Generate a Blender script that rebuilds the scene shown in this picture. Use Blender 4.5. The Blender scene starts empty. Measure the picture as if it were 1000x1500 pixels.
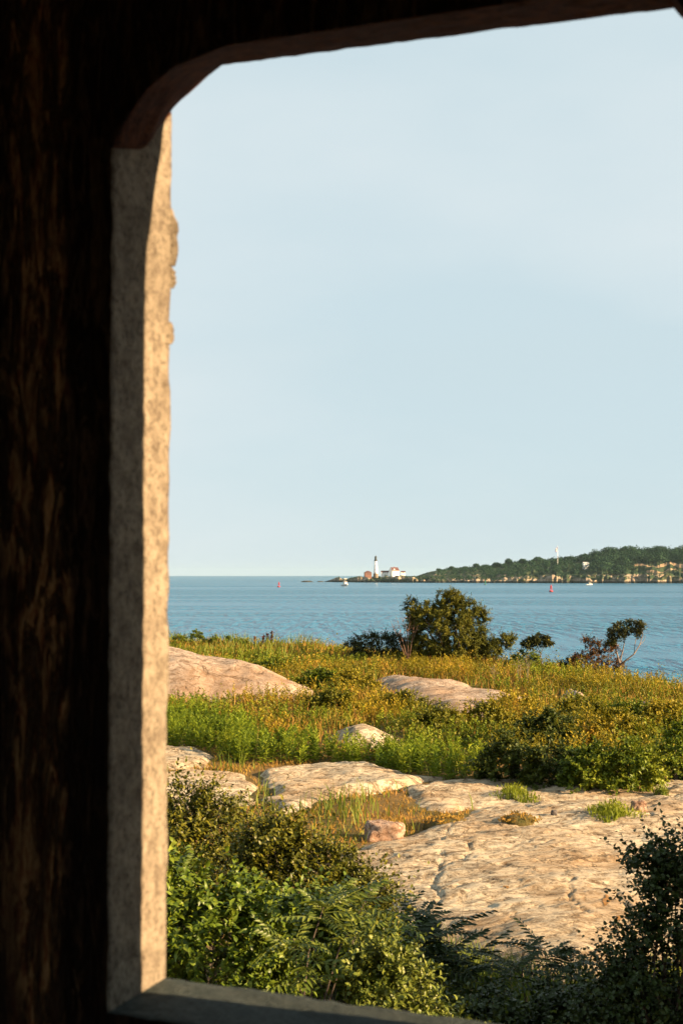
import bpy, bmesh, math, random
import numpy as np
from mathutils import Vector, Matrix

R = math.radians
scene = bpy.context.scene
COL = scene.collection
RNG = np.random.default_rng(7)
random.seed(7)

# ------------------------------------------------------------------ camera
F = 2083.33                       # focal length in pixels of a 1000x1500 picture (50 mm on 36 mm)
PITCH = math.atan(92.0 / F)
CAMZ = 11.0
cam_d = bpy.data.cameras.new('camera')
cam_d.sensor_fit = 'VERTICAL'; cam_d.sensor_height = 36.0; cam_d.sensor_width = 24.0
cam_d.lens = 50.0; cam_d.clip_start = 0.05; cam_d.clip_end = 60000
cam_d.dof.use_dof = True; cam_d.dof.focus_distance = 90.0; cam_d.dof.aperture_fstop = 8.0
cam = bpy.data.objects.new('camera', cam_d); COL.objects.link(cam)
cam.location = (0, 0, CAMZ); cam.rotation_euler = (R(90) + PITCH, 0, 0)
scene.camera = cam

# ------------------------------------------------------------------ sky, sun, exposure
SUN_AZ = 110.4                    # degrees clockwise from +Y
SUN_EL = 18.0
world = bpy.data.worlds.new('World'); scene.world = world; world.use_nodes = True
wn = world.node_tree; wn.nodes.clear()
sky = wn.nodes.new('ShaderNodeTexSky'); sky.sky_type = 'NISHITA'; sky.sun_disc = False
sky.sun_elevation = R(SUN_EL); sky.sun_rotation = R(SUN_AZ)
sky.air_density = 1.0; sky.dust_density = 0.05; sky.ozone_density = 1.6; sky.altitude = 10
bg = wn.nodes.new('ShaderNodeBackground'); bg.inputs['Strength'].default_value = 0.06
wo = wn.nodes.new('ShaderNodeOutputWorld')
# thin high veil cloud over the whole sky
tc = wn.nodes.new('ShaderNodeTexCoord')
mp = wn.nodes.new('ShaderNodeMapping'); mp.inputs['Scale'].default_value = (1.2, 1.2, 5.0)
wn.links.new(tc.outputs['Generated'], mp.inputs['Vector'])
nz = wn.nodes.new('ShaderNodeTexNoise'); nz.inputs['Scale'].default_value = 2.2; nz.inputs['Detail'].default_value = 6
nz.inputs['Roughness'].default_value = 0.5
wn.links.new(mp.outputs['Vector'], nz.inputs['Vector'])
rp = wn.nodes.new('ShaderNodeMapRange'); rp.inputs['From Min'].default_value = 0.42; rp.inputs['From Max'].default_value = 0.75
rp.inputs['To Min'].default_value = 0.965; rp.inputs['To Max'].default_value = 1.0
wn.links.new(nz.outputs['Fac'], rp.inputs['Value'])
mx = wn.nodes.new('ShaderNodeMix'); mx.data_type = 'RGBA'
mx.inputs['B'].default_value = (2.34, 2.86, 3.06, 1)
wn.links.new(rp.outputs['Result'], mx.inputs['Factor'])
wn.links.new(sky.outputs['Color'], mx.inputs['A'])
mw = wn.nodes.new('ShaderNodeMix'); mw.data_type = 'RGBA'; mw.inputs['B'].default_value = (3.1, 3.35, 3.42, 1)
rw = wn.nodes.new('ShaderNodeMapRange'); rw.inputs['From Min'].default_value = 0.40; rw.inputs['From Max'].default_value = 0.72; rw.inputs['To Max'].default_value = 0.9
nw = wn.nodes.new('ShaderNodeTexNoise'); nw.inputs['Scale'].default_value = 1.5; nw.inputs['Detail'].default_value = 5
mpw = wn.nodes.new('ShaderNodeMapping'); mpw.inputs['Scale'].default_value = (1.0, 1.0, 3.0); mpw.inputs['Location'].default_value = (1.7, 0.6, 0.9)
wn.links.new(tc.outputs['Generated'], mpw.inputs['Vector']); wn.links.new(mpw.outputs['Vector'], nw.inputs['Vector']); wn.links.new(nw.outputs['Fac'], rw.inputs['Value'])
wn.links.new(rw.outputs['Result'], mw.inputs['Factor']); wn.links.new(mx.outputs['Result'], mw.inputs['A'])
wn.links.new(mw.outputs['Result'], bg.inputs['Color'])
wn.links.new(bg.outputs['Background'], wo.inputs['Surface'])

S_DIR = Vector((math.sin(R(SUN_AZ)) * math.cos(R(SUN_EL)), math.cos(R(SUN_AZ)) * math.cos(R(SUN_EL)), math.sin(R(SUN_EL))))
sun_d = bpy.data.lights.new('sun', 'SUN'); sun_d.energy = 5.0; sun_d.angle = R(0.53); sun_d.color = (1.0, 0.70, 0.40)
sun = bpy.data.objects.new('sun', sun_d); COL.objects.link(sun)
sun.rotation_euler = S_DIR.to_track_quat('Z', 'Y').to_euler(); sun.location = (40, -15, 40)

vs = scene.view_settings
vs.view_transform = 'Standard'; vs.look = 'None'; vs.gamma = 1.0; vs.use_curve_mapping = False
vs.exposure = 2.1
scene.cycles.use_denoising = True
scene.cycles.max_bounces = 6; scene.cycles.diffuse_bounces = 3; scene.cycles.glossy_bounces = 2
scene.cycles.transmission_bounces = 3; scene.cycles.transparent_max_bounces = 4; scene.cycles.volume_bounces = 0

# ------------------------------------------------------------------ helpers
def ray(px, py):
    xc = (px - 500.0) / F; yc = (750.0 - py) / F
    ca, sa = math.cos(PITCH), math.sin(PITCH)
    return xc, ca - yc * sa, sa + yc * ca
def at(px, py, Y):
    r = ray(px, py); t = Y / r[1]
    return np.array((r[0] * t, Y, CAMZ + r[2] * t))
def project(X, Y, Z):
    ca, sa = math.cos(PITCH), math.sin(PITCH)
    dz = Z - CAMZ
    f = Y * ca + dz * sa; u = -Y * sa + dz * ca
    f = np.where(np.abs(f) < 1e-4, 1e-4, f)
    return 500 + F * X / f, 750 - F * u / f

_perm = np.random.default_rng(11).permutation(512)
_perm = np.concatenate([_perm, _perm])
_grad = np.random.default_rng(12).normal(size=(512, 2)); _grad /= np.linalg.norm(_grad, axis=1)[:, None]
def perlin(x, y):
    x = np.asarray(x, float); y = np.asarray(y, float)
    xi = np.floor(x).astype(int); yi = np.floor(y).astype(int)
    xf = x - xi; yf = y - yi
    u = xf ** 3 * (xf * (xf * 6 - 15) + 10); v = yf ** 3 * (yf * (yf * 6 - 15) + 10)
    def g(ix, iy, dx, dy):
        h = _perm[(_perm[ix & 511] + iy) & 511]
        return _grad[h, 0] * dx + _grad[h, 1] * dy
    a = g(xi, yi, xf, yf); b = g(xi + 1, yi, xf - 1, yf)
    c = g(xi, yi + 1, xf, yf - 1); d = g(xi + 1, yi + 1, xf - 1, yf - 1)
    return (a * (1 - u) + b * u) * (1 - v) + (c * (1 - u) + d * u) * v
def fbm(x, y, o=4, rough=0.5):
    s = 0; a = 1.0; f = 1.0
    for i in range(o):
        s = s + a * perlin(np.asarray(x) * f + 17.3 * i, np.asarray(y) * f + 9.1 * i); a *= rough; f *= 2.03
    return s
def sstep(a, b, x):
    t = np.clip((x - a) / (b - a), 0, 1); return t * t * (3 - 2 * t)
def poly_dist(px, py, poly):
    """signed distance, positive inside"""
    px = np.asarray(px, float); py = np.asarray(py, float)
    P = np.asarray(poly, float); n = len(P)
    best = np.full(px.shape, 1e18); inside = np.zeros(px.shape, bool)
    for i in range(n):
        a = P[i]; b = P[(i + 1) % n]; e = b - a
        t = np.clip(((px - a[0]) * e[0] + (py - a[1]) * e[1]) / (e @ e + 1e-12), 0, 1)
        best = np.minimum(best, (px - a[0] - t * e[0]) ** 2 + (py - a[1] - t * e[1]) ** 2)
        c = ((a[1] > py) != (b[1] > py))
        xin = (b[0] - a[0]) * (py - a[1]) / (b[1] - a[1] + 1e-12) + a[0]
        inside ^= c & (px < xin)
    d = np.sqrt(best)
    return np.where(inside, d, -d)

def link(name, me, material=None, parent=None, smooth=False):
    o = bpy.data.objects.new(name, me); COL.objects.link(o)
    if material and not me.materials: me.materials.append(material)
    if parent: o.parent = parent
    if smooth: me.polygons.foreach_set('use_smooth', np.ones(len(me.polygons), bool))
    return o
def mesh_np(name, V, Fc):
    """V (n,3), Fc (m,k) all faces the same size"""
    V = np.asarray(V, np.float32); Fc = np.asarray(Fc, np.int32)
    me = bpy.data.meshes.new(name)
    me.vertices.add(len(V)); me.vertices.foreach_set('co', V.ravel())
    k = Fc.shape[1]
    me.loops.add(Fc.size); me.loops.foreach_set('vertex_index', Fc.ravel())
    me.polygons.add(len(Fc)); me.polygons.foreach_set('loop_start', np.arange(0, Fc.size, k, dtype=np.int32))
    me.update(calc_edges=True); me.validate()
    return me
def mesh_py(name, V, Fc):
    me = bpy.data.meshes.new(name); me.from_pydata([tuple(v) for v in V], [], [tuple(f) for f in Fc]); me.update(); return me
class MB:
    def __init__(s): s.V = []; s.F = []
    def add(s, V, Fc):
        o = len(s.V); s.V += [tuple(v) for v in V]; s.F += [tuple(i + o for i in f) for f in Fc]; return s
    def box(s, a, b):
        (x0, y0, z0), (x1, y1, z1) = a, b
        return s.add([(x0, y0, z0), (x1, y0, z0), (x1, y1, z0), (x0, y1, z0), (x0, y0, z1), (x1, y0, z1), (x1, y1, z1), (x0, y1, z1)],
                     [(0, 3, 2, 1), (4, 5, 6, 7), (0, 1, 5, 4), (1, 2, 6, 5), (2, 3, 7, 6), (3, 0, 4, 7)])
    def lathe(s, prof, n=16, c=(0, 0, 0)):
        V = []; Fc = []
        for r, z in prof:
            for i in range(n):
                a = 2 * math.pi * i / n; V.append((c[0] + r * math.cos(a), c[1] + r * math.sin(a), c[2] + z))
        for j in range(len(prof) - 1):
            for i in range(n):
                k = (i + 1) % n
                Fc.append((j * n + i, j * n + k, (j + 1) * n + k, (j + 1) * n + i))
        Fc.append(tuple(range(n - 1, -1, -1))); Fc.append(tuple((len(prof) - 1) * n + i for i in range(n)))
        return s.add(V, Fc)
    def tube(s, pts, rad, n=5):
        pts = [Vector(p) for p in pts]; V = []; Fc = []
        for j, p in enumerate(pts):
            d = (pts[min(j + 1, len(pts) - 1)] - pts[max(j - 1, 0)]).normalized()
            u = d.cross(Vector((0.13, 0.31, 1)) if abs(d.z) < 0.9 else Vector((1, 0.2, 0))).normalized(); w = d.cross(u)
            for i in range(n):
                a = 2 * math.pi * i / n; V.append(p + (u * math.cos(a) + w * math.sin(a)) * rad[j])
        for j in range(len(pts) - 1):
            for i in range(n):
                k = (i + 1) % n; Fc.append((j * n + i, j * n + k, (j + 1) * n + k, (j + 1) * n + i))
        Fc.append(tuple(range(n - 1, -1, -1))); Fc.append(tuple((len(pts) - 1) * n + i for i in range(n)))
        return s.add(V, Fc)
    def prism(s, poly, y0, y1):
        n = len(poly)
        return s.add([(x, y0, z) for x, z in poly] + [(x, y1, z) for x, z in poly],
                     [tuple(range(n)), tuple(range(2 * n - 1, n - 1, -1))] + [(i, i + n, (i + 1) % n + n, (i + 1) % n) for i in range(n)])
    def build(s, name, material, parent=None, smooth=False):
        return link(name, mesh_py(name, s.V, s.F), material, parent, smooth)
def tag(o, label=None, cat=None, group=None, kind=None):
    if label: o['label'] = label
    if cat: o['category'] = cat
    if group: o['group'] = group
    if kind: o['kind'] = kind
    return o
def empty(name, loc, label=None, cat=None, group=None, rz=0):
    o = bpy.data.objects.new(name, None); COL.objects.link(o); o.location = tuple(loc); o.rotation_euler.z = rz
    o.empty_display_size = 0.2
    return tag(o, label, cat, group)

# ------------------------------------------------------------------ materials
class NT:
    def __init__(s, name):
        s.m = bpy.data.materials.new(name); s.m.use_nodes = True; s.t = s.m.node_tree; s.t.nodes.clear()
        s.out = s.n('ShaderNodeOutputMaterial')
    def n(s, typ, **kw):
        nd = s.t.nodes.new(typ)
        for k, v in kw.items(): setattr(nd, k, v)
        return nd
    def l(s, a, b): s.t.links.new(a, b)
    def val(s, sock, v):
        if hasattr(v, 'is_linked') or isinstance(v, bpy.types.NodeSocket): s.l(v, sock)
        else: sock.default_value = v
    def coord(s, scale=(1, 1, 1), rot=(0, 0, 0), kind='Object', loc=(0, 0, 0)):
        c = s.n('ShaderNodeTexCoord'); m = s.n('ShaderNodeMapping')
        m.inputs['Scale'].default_value = scale; m.inputs['Rotation'].default_value = rot; m.inputs['Location'].default_value = loc
        s.l(c.outputs[kind], m.inputs['Vector']); return m.outputs['Vector']
    def noise(s, vec, scale, detail=4, rough=0.55, dist=0.0):
        t = s.n('ShaderNodeTexNoise'); s.l(vec, t.inputs['Vector'])
        t.inputs['Scale'].default_value = scale; t.inputs['Detail'].default_value = detail
        t.inputs['Roughness'].default_value = rough; t.inputs['Distortion'].default_value = dist
        return t.outputs['Fac']
    def vor(s, vec, scale, feat='F1', out='Distance'):
        t = s.n('ShaderNodeTexVoronoi', feature=feat); s.l(vec, t.inputs['Vector']); t.inputs['Scale'].default_value = scale
        return t.outputs[out]
    def ramp(s, fac, stops, interp='LINEAR'):
        r = s.n('ShaderNodeValToRGB'); r.color_ramp.interpolation = interp
        e = r.color_ramp.elements
        while len(e) < len(stops): e.new(0.5)
        for i, (p, c) in enumerate(stops):
            e[i].position = p; e[i].color = (c, c, c, 1) if isinstance(c, (int, float)) else (*c, 1)
        s.l(fac, r.inputs['Fac']); return r.outputs['Color']
    def mix(s, fac, a, b, blend='MIX'):
        m = s.n('ShaderNodeMix', data_type='RGBA', blend_type=blend)
        for k, v in (('Factor', fac), ('A', a), ('B', b)):
            if isinstance(v, bpy.types.NodeSocket): s.l(v, m.inputs[k])
            elif k == 'Factor': m.inputs[k].default_value = v
            else: m.inputs[k].default_value = (*v, 1)
        return m.outputs['Result']
    def math(s, op, a, b=0.5, clamp=False):
        m = s.n('ShaderNodeMath', operation=op, use_clamp=clamp)
        for i, v in enumerate((a, b)):
            if isinstance(v, bpy.types.NodeSocket): s.l(v, m.inputs[i])
            else: m.inputs[i].default_value = v
        return m.outputs[0]
    def bump(s, h, strength=0.5, dist=0.05, prev=None):
        b = s.n('ShaderNodeBump'); b.inputs['Strength'].default_value = strength; b.inputs['Distance'].default_value = dist
        s.l(h, b.inputs['Height'])
        if prev: s.l(prev, b.inputs['Normal'])
        return b.outputs['Normal']
    def principled(s, color, rough=0.8, normal=None, spec=0.3, metallic=0.0):
        p = s.n('ShaderNodeBsdfPrincipled')
        for k, v in (('Base Color', color), ('Roughness', rough)):
            if isinstance(v, bpy.types.NodeSocket): s.l(v, p.inputs[k])
            else: p.inputs[k].default_value = (*v, 1) if k == 'Base Color' else v
        p.inputs['Specular IOR Level'].default_value = spec; p.inputs['Metallic'].default_value = metallic
        if normal: s.l(normal, p.inputs['Normal'])
        return p
    def done(s, shader): s.l(shader.outputs[0], s.out.inputs['Surface']); return s.m

def leaf_mat(name, stops, rough=0.45, transl=0.3, spec=0.35, patch=None, pscale=0.9, pw=0.6):
    m = NT(name)
    g = m.n('ShaderNodeNewGeometry')
    pt = m.n('ShaderNodeTexNoise'); m.l(g.outputs['Position'], pt.inputs['Vector']); pt.inputs['Scale'].default_value = pscale; pt.inputs['Detail'].default_value = 3
    pr_ = m.n('ShaderNodeMapRange'); pr_.inputs['From Min'].default_value = 0.32; pr_.inputs['From Max'].default_value = 0.68; m.l(pt.outputs['Fac'], pr_.inputs['Value'])
    c = m.ramp(m.math('ADD', m.math('MULTIPLY', g.outputs['Random Per Island'], 1 - pw), m.math('MULTIPLY', pr_.outputs['Result'], pw)), stops)
    if patch:
        nzv = m.noise(m.coord(), patch[0], 2)
        c = m.mix(m.ramp(nzv, [(0.42, 0.0), (0.6, 1.0)]), c, m.mix(0.75, c, patch[1]))
    p = m.principled(c, rough + 0.1, spec=spec * 0.55)
    t = m.n('ShaderNodeBsdfTranslucent'); m.l(m.mix(0.35, c, (0.12, 0.12, 0.01), 'ADD') if transl > 0.2 else c, t.inputs['Color'])
    mx_ = m.n('ShaderNodeMixShader'); mx_.inputs[0].default_value = transl
    m.l(p.outputs[0], mx_.inputs[1]); m.l(t.outputs[0], mx_.inputs[2])
    return m.done(mx_)
def plain(name, c, rough=0.6, var=0.15, scale=3.0, spec=0.3):
    m = NT(name); v = m.noise(m.coord(), scale, 5)
    cc = m.mix(m.ramp(v, [(0.3, 0.0), (0.75, 1.0)]), tuple(x * (1 - var) for x in c), tuple(min(1, x * (1 + var)) for x in c))
    return m.done(m.principled(cc, rough, m.bump(v, 0.15, 0.02), spec))

def rock_mat(name, base, light, dark, rot=(0, 0, 0.3), moss=False):
    m = NT(name)
    v = m.coord((1, 1, 1)); vs_ = m.coord((0.8, 4.5, 2.0), rot)
    big = m.noise(v, 0.45, 4)
    A = m.noise(m.coord((1.2, 1.7, 1.5), rot), 1.3, 9, 0.72, 2.6)
    B = m.noise(m.coord((3.2, 5.0, 4), rot), 2.2, 8, 0.75, 3.0)
    fine = m.noise(v, 22, 6, 0.7)
    f_ = m.math('ADD', m.math('MULTIPLY', A, 0.55), m.math('ADD', m.math('MULTIPLY', B, 0.33), m.math('MULTIPLY', fine, 0.12)))
    c = m.ramp(f_, [(0.40, dark), (0.45, tuple(x * 0.60 for x in base)), (0.49, base), (0.53, light), (0.60, tuple(x * 1.1 for x in light))])
    c = m.mix(m.math('MULTIPLY', m.ramp(big, [(0.46, 0.0), (0.62, 1.0)]), 0.5), c, tuple(x * y for x, y in zip(base, (0.86, 0.68, 0.50))))
    speck = m.ramp(m.noise(m.coord((1, 1.8, 1), rot), 7, 4, 0.7), [(0.615, 0.0), (0.66, 1.0)])
    c = m.mix(m.math('MULTIPLY', speck, 0.8), c, tuple(x * 0.55 for x in dark))
    crack = m.vor(m.coord((0.55, 0.9, 0.7), rot), 0.8, 'DISTANCE_TO_EDGE')
    wob = m.math('ADD', crack, m.math('MULTIPLY', m.math('SUBTRACT', m.noise(v, 2.5, 6, 0.65), 0.5), 0.3))
    cm = m.math('MULTIPLY', m.ramp(m.math('ABSOLUTE', wob), [(0.0, 1.0), (0.018, 0.0)]), m.ramp(m.noise(v, 0.9, 3), [(0.42, 0.0), (0.54, 1.0)]))
    c = m.mix(m.math('MULTIPLY', cm, 0.8), c, tuple(x * 0.3 for x in dark))
    v2_ = m.vor(m.coord((0.8, 1.5, 1.0), rot), 2.0, 'DISTANCE_TO_EDGE')
    w2_ = m.math('ADD', v2_, m.math('MULTIPLY', m.math('SUBTRACT', m.noise(v, 5, 6, 0.7), 0.5), 0.5))
    cm2 = m.math('MULTIPLY', m.ramp(m.math('ABSOLUTE', w2_), [(0.0, 1.0), (0.03, 0.0)]), m.ramp(m.noise(m.coord(loc=(9, 4, 0)), 0.7, 3), [(0.46, 0.0), (0.56, 1.0)]))
    c = m.mix(m.math('MULTIPLY', cm2, 0.75), c, tuple(x * 0.5 for x in dark))
    cm = m.math('MAXIMUM', cm, m.math('MULTIPLY', cm2, 0.7))
    h = m.math('SUBTRACT', f_, m.math('ADD', m.math('MULTIPLY', cm, 0.25), m.math('MULTIPLY', speck, 0.12)))
    return m.done(m.principled(c, 0.9, m.bump(h, 1.0, 0.07), 0.12))

M = {}
M['rock'] = rock_mat('warm_granite', (0.31, 0.245, 0.165), (0.43, 0.365, 0.265), (0.11, 0.06, 0.03))
M['rock_smooth'] = rock_mat('smooth_granite', (0.28, 0.21, 0.155), (0.34, 0.275, 0.215), (0.18, 0.11, 0.065), (0, 0, -0.2))
M['boulder'] = rock_mat('pink_granite', (0.30, 0.20, 0.145), (0.38, 0.29, 0.23), (0.14, 0.07, 0.045))

def soil():
    m = NT('dry_turf_soil'); v = m.coord()
    n1 = m.noise(v, 0.6, 5); n2 = m.noise(v, 7, 6, 0.7)
    c = m.mix(m.ramp(n1, [(0.4, 0.0), (0.62, 1.0)]), (0.14, 0.085, 0.03), (0.06, 0.06, 0.018))
    c = m.mix(m.ramp(n2, [(0.35, 0.0), (0.7, 0.7)]), c, (0.19, 0.125, 0.05))
    return m.done(m.principled(c, 0.95, m.bump(n2, 1.0, 0.12), 0.1))
M['soil'] = soil()

def water():
    m = NT('sea_water')
    v = m.coord((1, 1, 1)); vx = m.coord((0.35, 1.0, 1.0))
    lanes = m.noise(m.coord((0.0016, 0.006, 1)), 1.0, 5, 0.6, 0.6)
    calm = m.ramp(lanes, [(0.48, 1.0), (0.57, 0.10)])
    gust = m.ramp(m.noise(m.coord((0.012, 0.03, 1)), 1.0, 4), [(0.3, 0.75), (0.7, 1.0)])
    amp = m.math('MULTIPLY', calm, gust)
    w1 = m.noise(m.coord((0.34, 0.075, 1)), 1.0, 3, 0.55, 0.3); w2 = m.noise(m.coord((0.9, 0.3, 1)), 1.0, 4, 0.6); w3 = m.noise(vx, 2.6, 3, 0.55)
    h = m.math('ADD', m.math('MULTIPLY', w1, 4.5), m.math('ADD', m.math('MULTIPLY', w2, 0.7), m.math('MULTIPLY', w3, 0.16)))
    b = m.n('ShaderNodeBump'); b.inputs['Distance'].default_value = 2.2; m.l(h, b.inputs['Height']); m.l(amp, b.inputs['Strength'])
    p = m.principled((0.006, 0.095, 0.18), 0.22, b.outputs['Normal'], 0.15)
    p.inputs['IOR'].default_value = 1.333
    return m.done(p)
M['water'] = water()

# ------------------------------------------------------------------ near terrain
_py = np.array([1700, 1500, 1400, 1300, 1200, 1150, 1100, 1050, 1000, 970, 945], float)
_Y = np.array([9.5, 14, 18, 22.5, 28, 31.5, 36, 43, 53, 62, 68], float)
_z = CAMZ - (_py - 842) / F * _Y
_z[0] = 6.7
_Yf = np.concatenate([[-40, 0], _Y, [80]]); _zf = np.concatenate([[6.6, 6.65], _z, [7.9]])
_ys = np.linspace(-40, 80, 1201); _zs = np.interp(_ys, _Yf, _zf)
_k = np.ones(41) / 41; _zs = np.convolve(np.pad(_zs, 20, 'edge'), _k, 'valid')
def zprof(Y): return np.interp(Y, _ys, _zs)
def yridge(u): return np.interp(u, [-0.6, -0.12, 0.05, 0.13, 0.19, 0.24, 0.5], [66, 68, 63, 57.5, 52, 47.5, 40])
def terrain(X, Y):
    X = np.asarray(X, float); Y = np.asarray(Y, float)
    u = X / np.maximum(Y, 6.0)
    yr = yridge(u)
    z = zprof(np.minimum(Y, yr)) + 0.10 * fbm(X * 0.22, Y * 0.22, 3) + 0.16 * sstep(34, 40, Y) * fbm(X * 0.42 + 3, Y * 0.42, 2)
    d = np.maximum(Y - yr, 0)
    z = z - 0.26 * (np.sqrt(d * d + 36) - 6)
    d2 = np.maximum(np.abs(X - 4) - 30, 0); z = z - 0.10 * (np.sqrt(d2 * d2 + 16) - 4)
    return np.maximum(z, -6.0)
def ground(px, py):
    """world ground point under a pixel of the photograph"""
    r = ray(px, py); ys = np.arange(6, 75, 0.05); t = ys / r[1]
    zz = CAMZ + r[2] * t; g = terrain(r[0] * t, ys)
    i = int(np.argmax(zz <= g)) if (zz <= g).any() else len(ys) - 1
    return np.array((r[0] * t[i], ys[i], g[i]))
def grid(x0, x1, y0, y1, st):
    xs = np.arange(x0, x1 + st * 0.5, st); ys = np.arange(y0, y1 + st * 0.5, st)
    X, Y = np.meshgrid(xs, ys); n, m_ = X.shape
    i = np.arange(n * m_).reshape(n, m_)
    q = np.stack([i[:-1, :-1], i[:-1, 1:], i[1:, 1:], i[1:, :-1]], -1).reshape(-1, 4)
    return X, Y, q
X, Y, q = grid(-70, 80, -30, 130, 0.6)
Z = terrain(X, Y)
o = link('terrain', mesh_np('terrain', np.stack([X, Y, Z], -1).reshape(-1, 3), q), M['soil'], smooth=True); tag(o, kind='structure')

# sea: one sheet to the horizon
SEA = 15000
V = []; Fc = []
rr = [0.0] + list(np.geomspace(60, SEA, 22)); na = 48
for r_ in rr:
    for i in range(na):
        a = 2 * math.pi * i / na; V.append((r_ * math.cos(a), r_ * math.sin(a), 0.0))
for j in range(len(rr) - 1):
    for i in range(na):
        k = (i + 1) % na; Fc.append((j * na + i, j * na + k, (j + 1) * na + k, (j + 1) * na + i))
o = link('sea', mesh_py('sea', V, Fc), M['water']); tag(o, kind='structure')

# ------------------------------------------------------------------ rock outcrops
ROCKS = []     # world outlines, used to keep plants off
def rock(name, poly_w, H, w, step, material, label, wob=0.25, rough=0.05, cracks=(), fold=0.05, tilt=0.0, prof=None, seed=0, step_=0.025):
    P = np.array(poly_w, float)
    mg = 1.0
    X, Y, q = grid(P[:, 0].min() - mg, P[:, 0].max() + mg, P[:, 1].min() - mg, P[:, 1].max() + mg, step)
    d = poly_dist(X, Y, P) + wob * fbm(X * 0.9 + seed, Y * 0.9, 4)
    t = np.clip(d / w, 0, 1)
    h = H * (1 - (1 - t) ** 2.2)
    if prof: h = h * prof(X, Y)
    inside = sstep(0, 0.35, d)
    h = h + inside * (rough * fbm(X * 0.7 + seed, Y * 0.9, 5, 0.42) + fold * (0.3 - np.abs(fbm(X * 0.35 + Y * 0.15 + seed, Y * 1.1 - X * 0.2, 5, 0.45))))
    st_ = fbm(X * 0.45 + Y * 0.25 + seed, Y * 0.8 - X * 0.2, 4, 0.5) * 5
    h = h + inside * step_ * (np.floor(st_) + sstep(0.0, 0.18, st_ - np.floor(st_)))
    h = h + inside * 0.012 * fbm(X * 3 + Y, Y * 9, 4)
    for pts, wd, dp in cracks:
        best = np.full(X.shape, 9.0)
        Xw = X + 0.22 * fbm(X * 1.1, Y * 1.1, 3, 0.4); Yw = Y + 0.22 * fbm(X * 1.1 + 40, Y * 1.1, 3, 0.4)
        for a, b in zip(pts[:-1], pts[1:]):
            a = np.array(a[:2]); b = np.array(b[:2]); e = b - a
            tt = np.clip(((Xw - a[0]) * e[0] + (Yw - a[1]) * e[1]) / (e @ e + 1e-9), 0, 1)
            best = np.minimum(best, np.hypot(Xw - a[0] - tt * e[0], Yw - a[1] - tt * e[1]))
        wv = wd * (0.5 + 0.9 * np.clip(0.5 + fbm(X * 1.7, Y * 1.7, 3), 0, 1.3))
        h = h - 0.6 * dp * np.clip(1 - best / (0.75 * wv), 0, 1) * sstep(-0.25, 0.1, fbm(X * 1.3 + 7, Y * 1.3, 2))
    Z = terrain(X, Y) + np.where(d > 0, h, 0.7 * d) - 0.03
    keep = (d > -0.9).ravel()
    qm = keep[q].all(1); q = q[qm]
    used = np.zeros(X.size, bool); used[q.ravel()] = True
    remap = np.cumsum(used) - 1
    V = np.stack([X, Y, Z], -1).reshape(-1, 3)[used]
    o = link(name, mesh_np(name, V, remap[q]), material, smooth=True)
    tag(o, label, 'rock', 'granite outcrops')
    ROCKS.append(P)
    return o
def gp(pts): return [tuple(ground(*p)[:2]) for p in pts]

rock('rock_outcrop', [(-15, 45.5), (-8, 46.5), (-4, 47), (-1.2, 47.0), (-0.7, 48.2), (-2.0, 51), (-4.6, 55), (-8, 59), (-15, 61)], 1.5, 4.6, 0.16,
     M['rock_smooth'], 'long smooth sloping granite whaleback left, beside the bunker window edge', 0.3, 0.06, fold=0.09,
     cracks=[([(-9, 52), (-5, 51.2), (-2.4, 49.6)], 0.12, 0.12), ([(-8, 49.4), (-4, 48.6)], 0.15, 0.15)])
rock('rock_outcrop', gp([(545, 1000), (585, 994), (640, 1000), (700, 1012), (800, 1034), (790, 1044), (735, 1052), (690, 1060), (650, 1066), (605, 1046), (565, 1020)]), 0.36, 1.6, 0.12,
     M['rock_smooth'], 'pale smooth slab in the weeds below the big juniper bush', 0.25, 0.05, seed=5)
rock('rock_outcrop', gp([(815, 1022), (845, 1022), (872, 1032), (862, 1038), (830, 1034)]), 0.42, 0.7, 0.1, M['rock_smooth'],
     'small flat sliver of pale rock in weeds below the reddish bush', 0.12, 0.04, seed=9)
rock('rock_outcrop', gp([(922, 1034), (950, 1038), (980, 1050), (965, 1056), (935, 1048)]), 0.42, 0.7, 0.1, M['rock_smooth'],
     'narrow pale rock sliver near the right edge above the green shrubs', 0.12, 0.04, seed=12)
rock('rock_outcrop', gp([(478, 1082), (505, 1074), (540, 1072), (575, 1080), (592, 1092), (560, 1098), (500, 1096)]), 0.34, 0.9, 0.09,
     M['rock'], 'small rounded rock hump rising out of the tall green weeds', 0.15, 0.05, seed=15)
rock('rock_outcrop', gp([(180, 1096), (290, 1098), (318, 1110), (300, 1126), (180, 1130)]), 0.11, 0.3, 0.08, M['rock'],
     'flat grey rock shelf at the window edge just below the tall weeds', 0.15, 0.05, seed=18)
rock('rock_outcrop', gp([(180, 1134), (300, 1130), (362, 1134), (380, 1154), (372, 1180), (300, 1188), (180, 1190)]), 0.09, 0.3, 0.08, M['rock'],
     'low cracked rock ledge behind the dark shrub top, left of the crevice', 0.15, 0.06, seed=21)
rock('rock_outcrop', gp([(368, 1136), (400, 1124), (480, 1120), (560, 1130), (640, 1142), (612, 1156), (530, 1164), (480, 1172), (440, 1190), (408, 1194), (388, 1158)]), 0.12, 0.35, 0.07, M['rock'],
     'tilted layered rock ledge right of the dark crevice, above the grass', 0.4, 0.07, seed=24, fold=0.09)
rock('rock_outcrop', gp([(590, 1156), (640, 1144), (705, 1146), (770, 1144), (840, 1154), (920, 1158), (1010, 1140), (1060, 1150), (1000, 1172), (880, 1178), (800, 1180), (710, 1186), (650, 1192), (600, 1184)]), 0.10, 0.35, 0.07, M['rock'],
     'broken low rock shelf between the green shrub bank and the great slab', 0.3, 0.08, seed=27)
g = lambda *pts: gp(pts)
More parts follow.
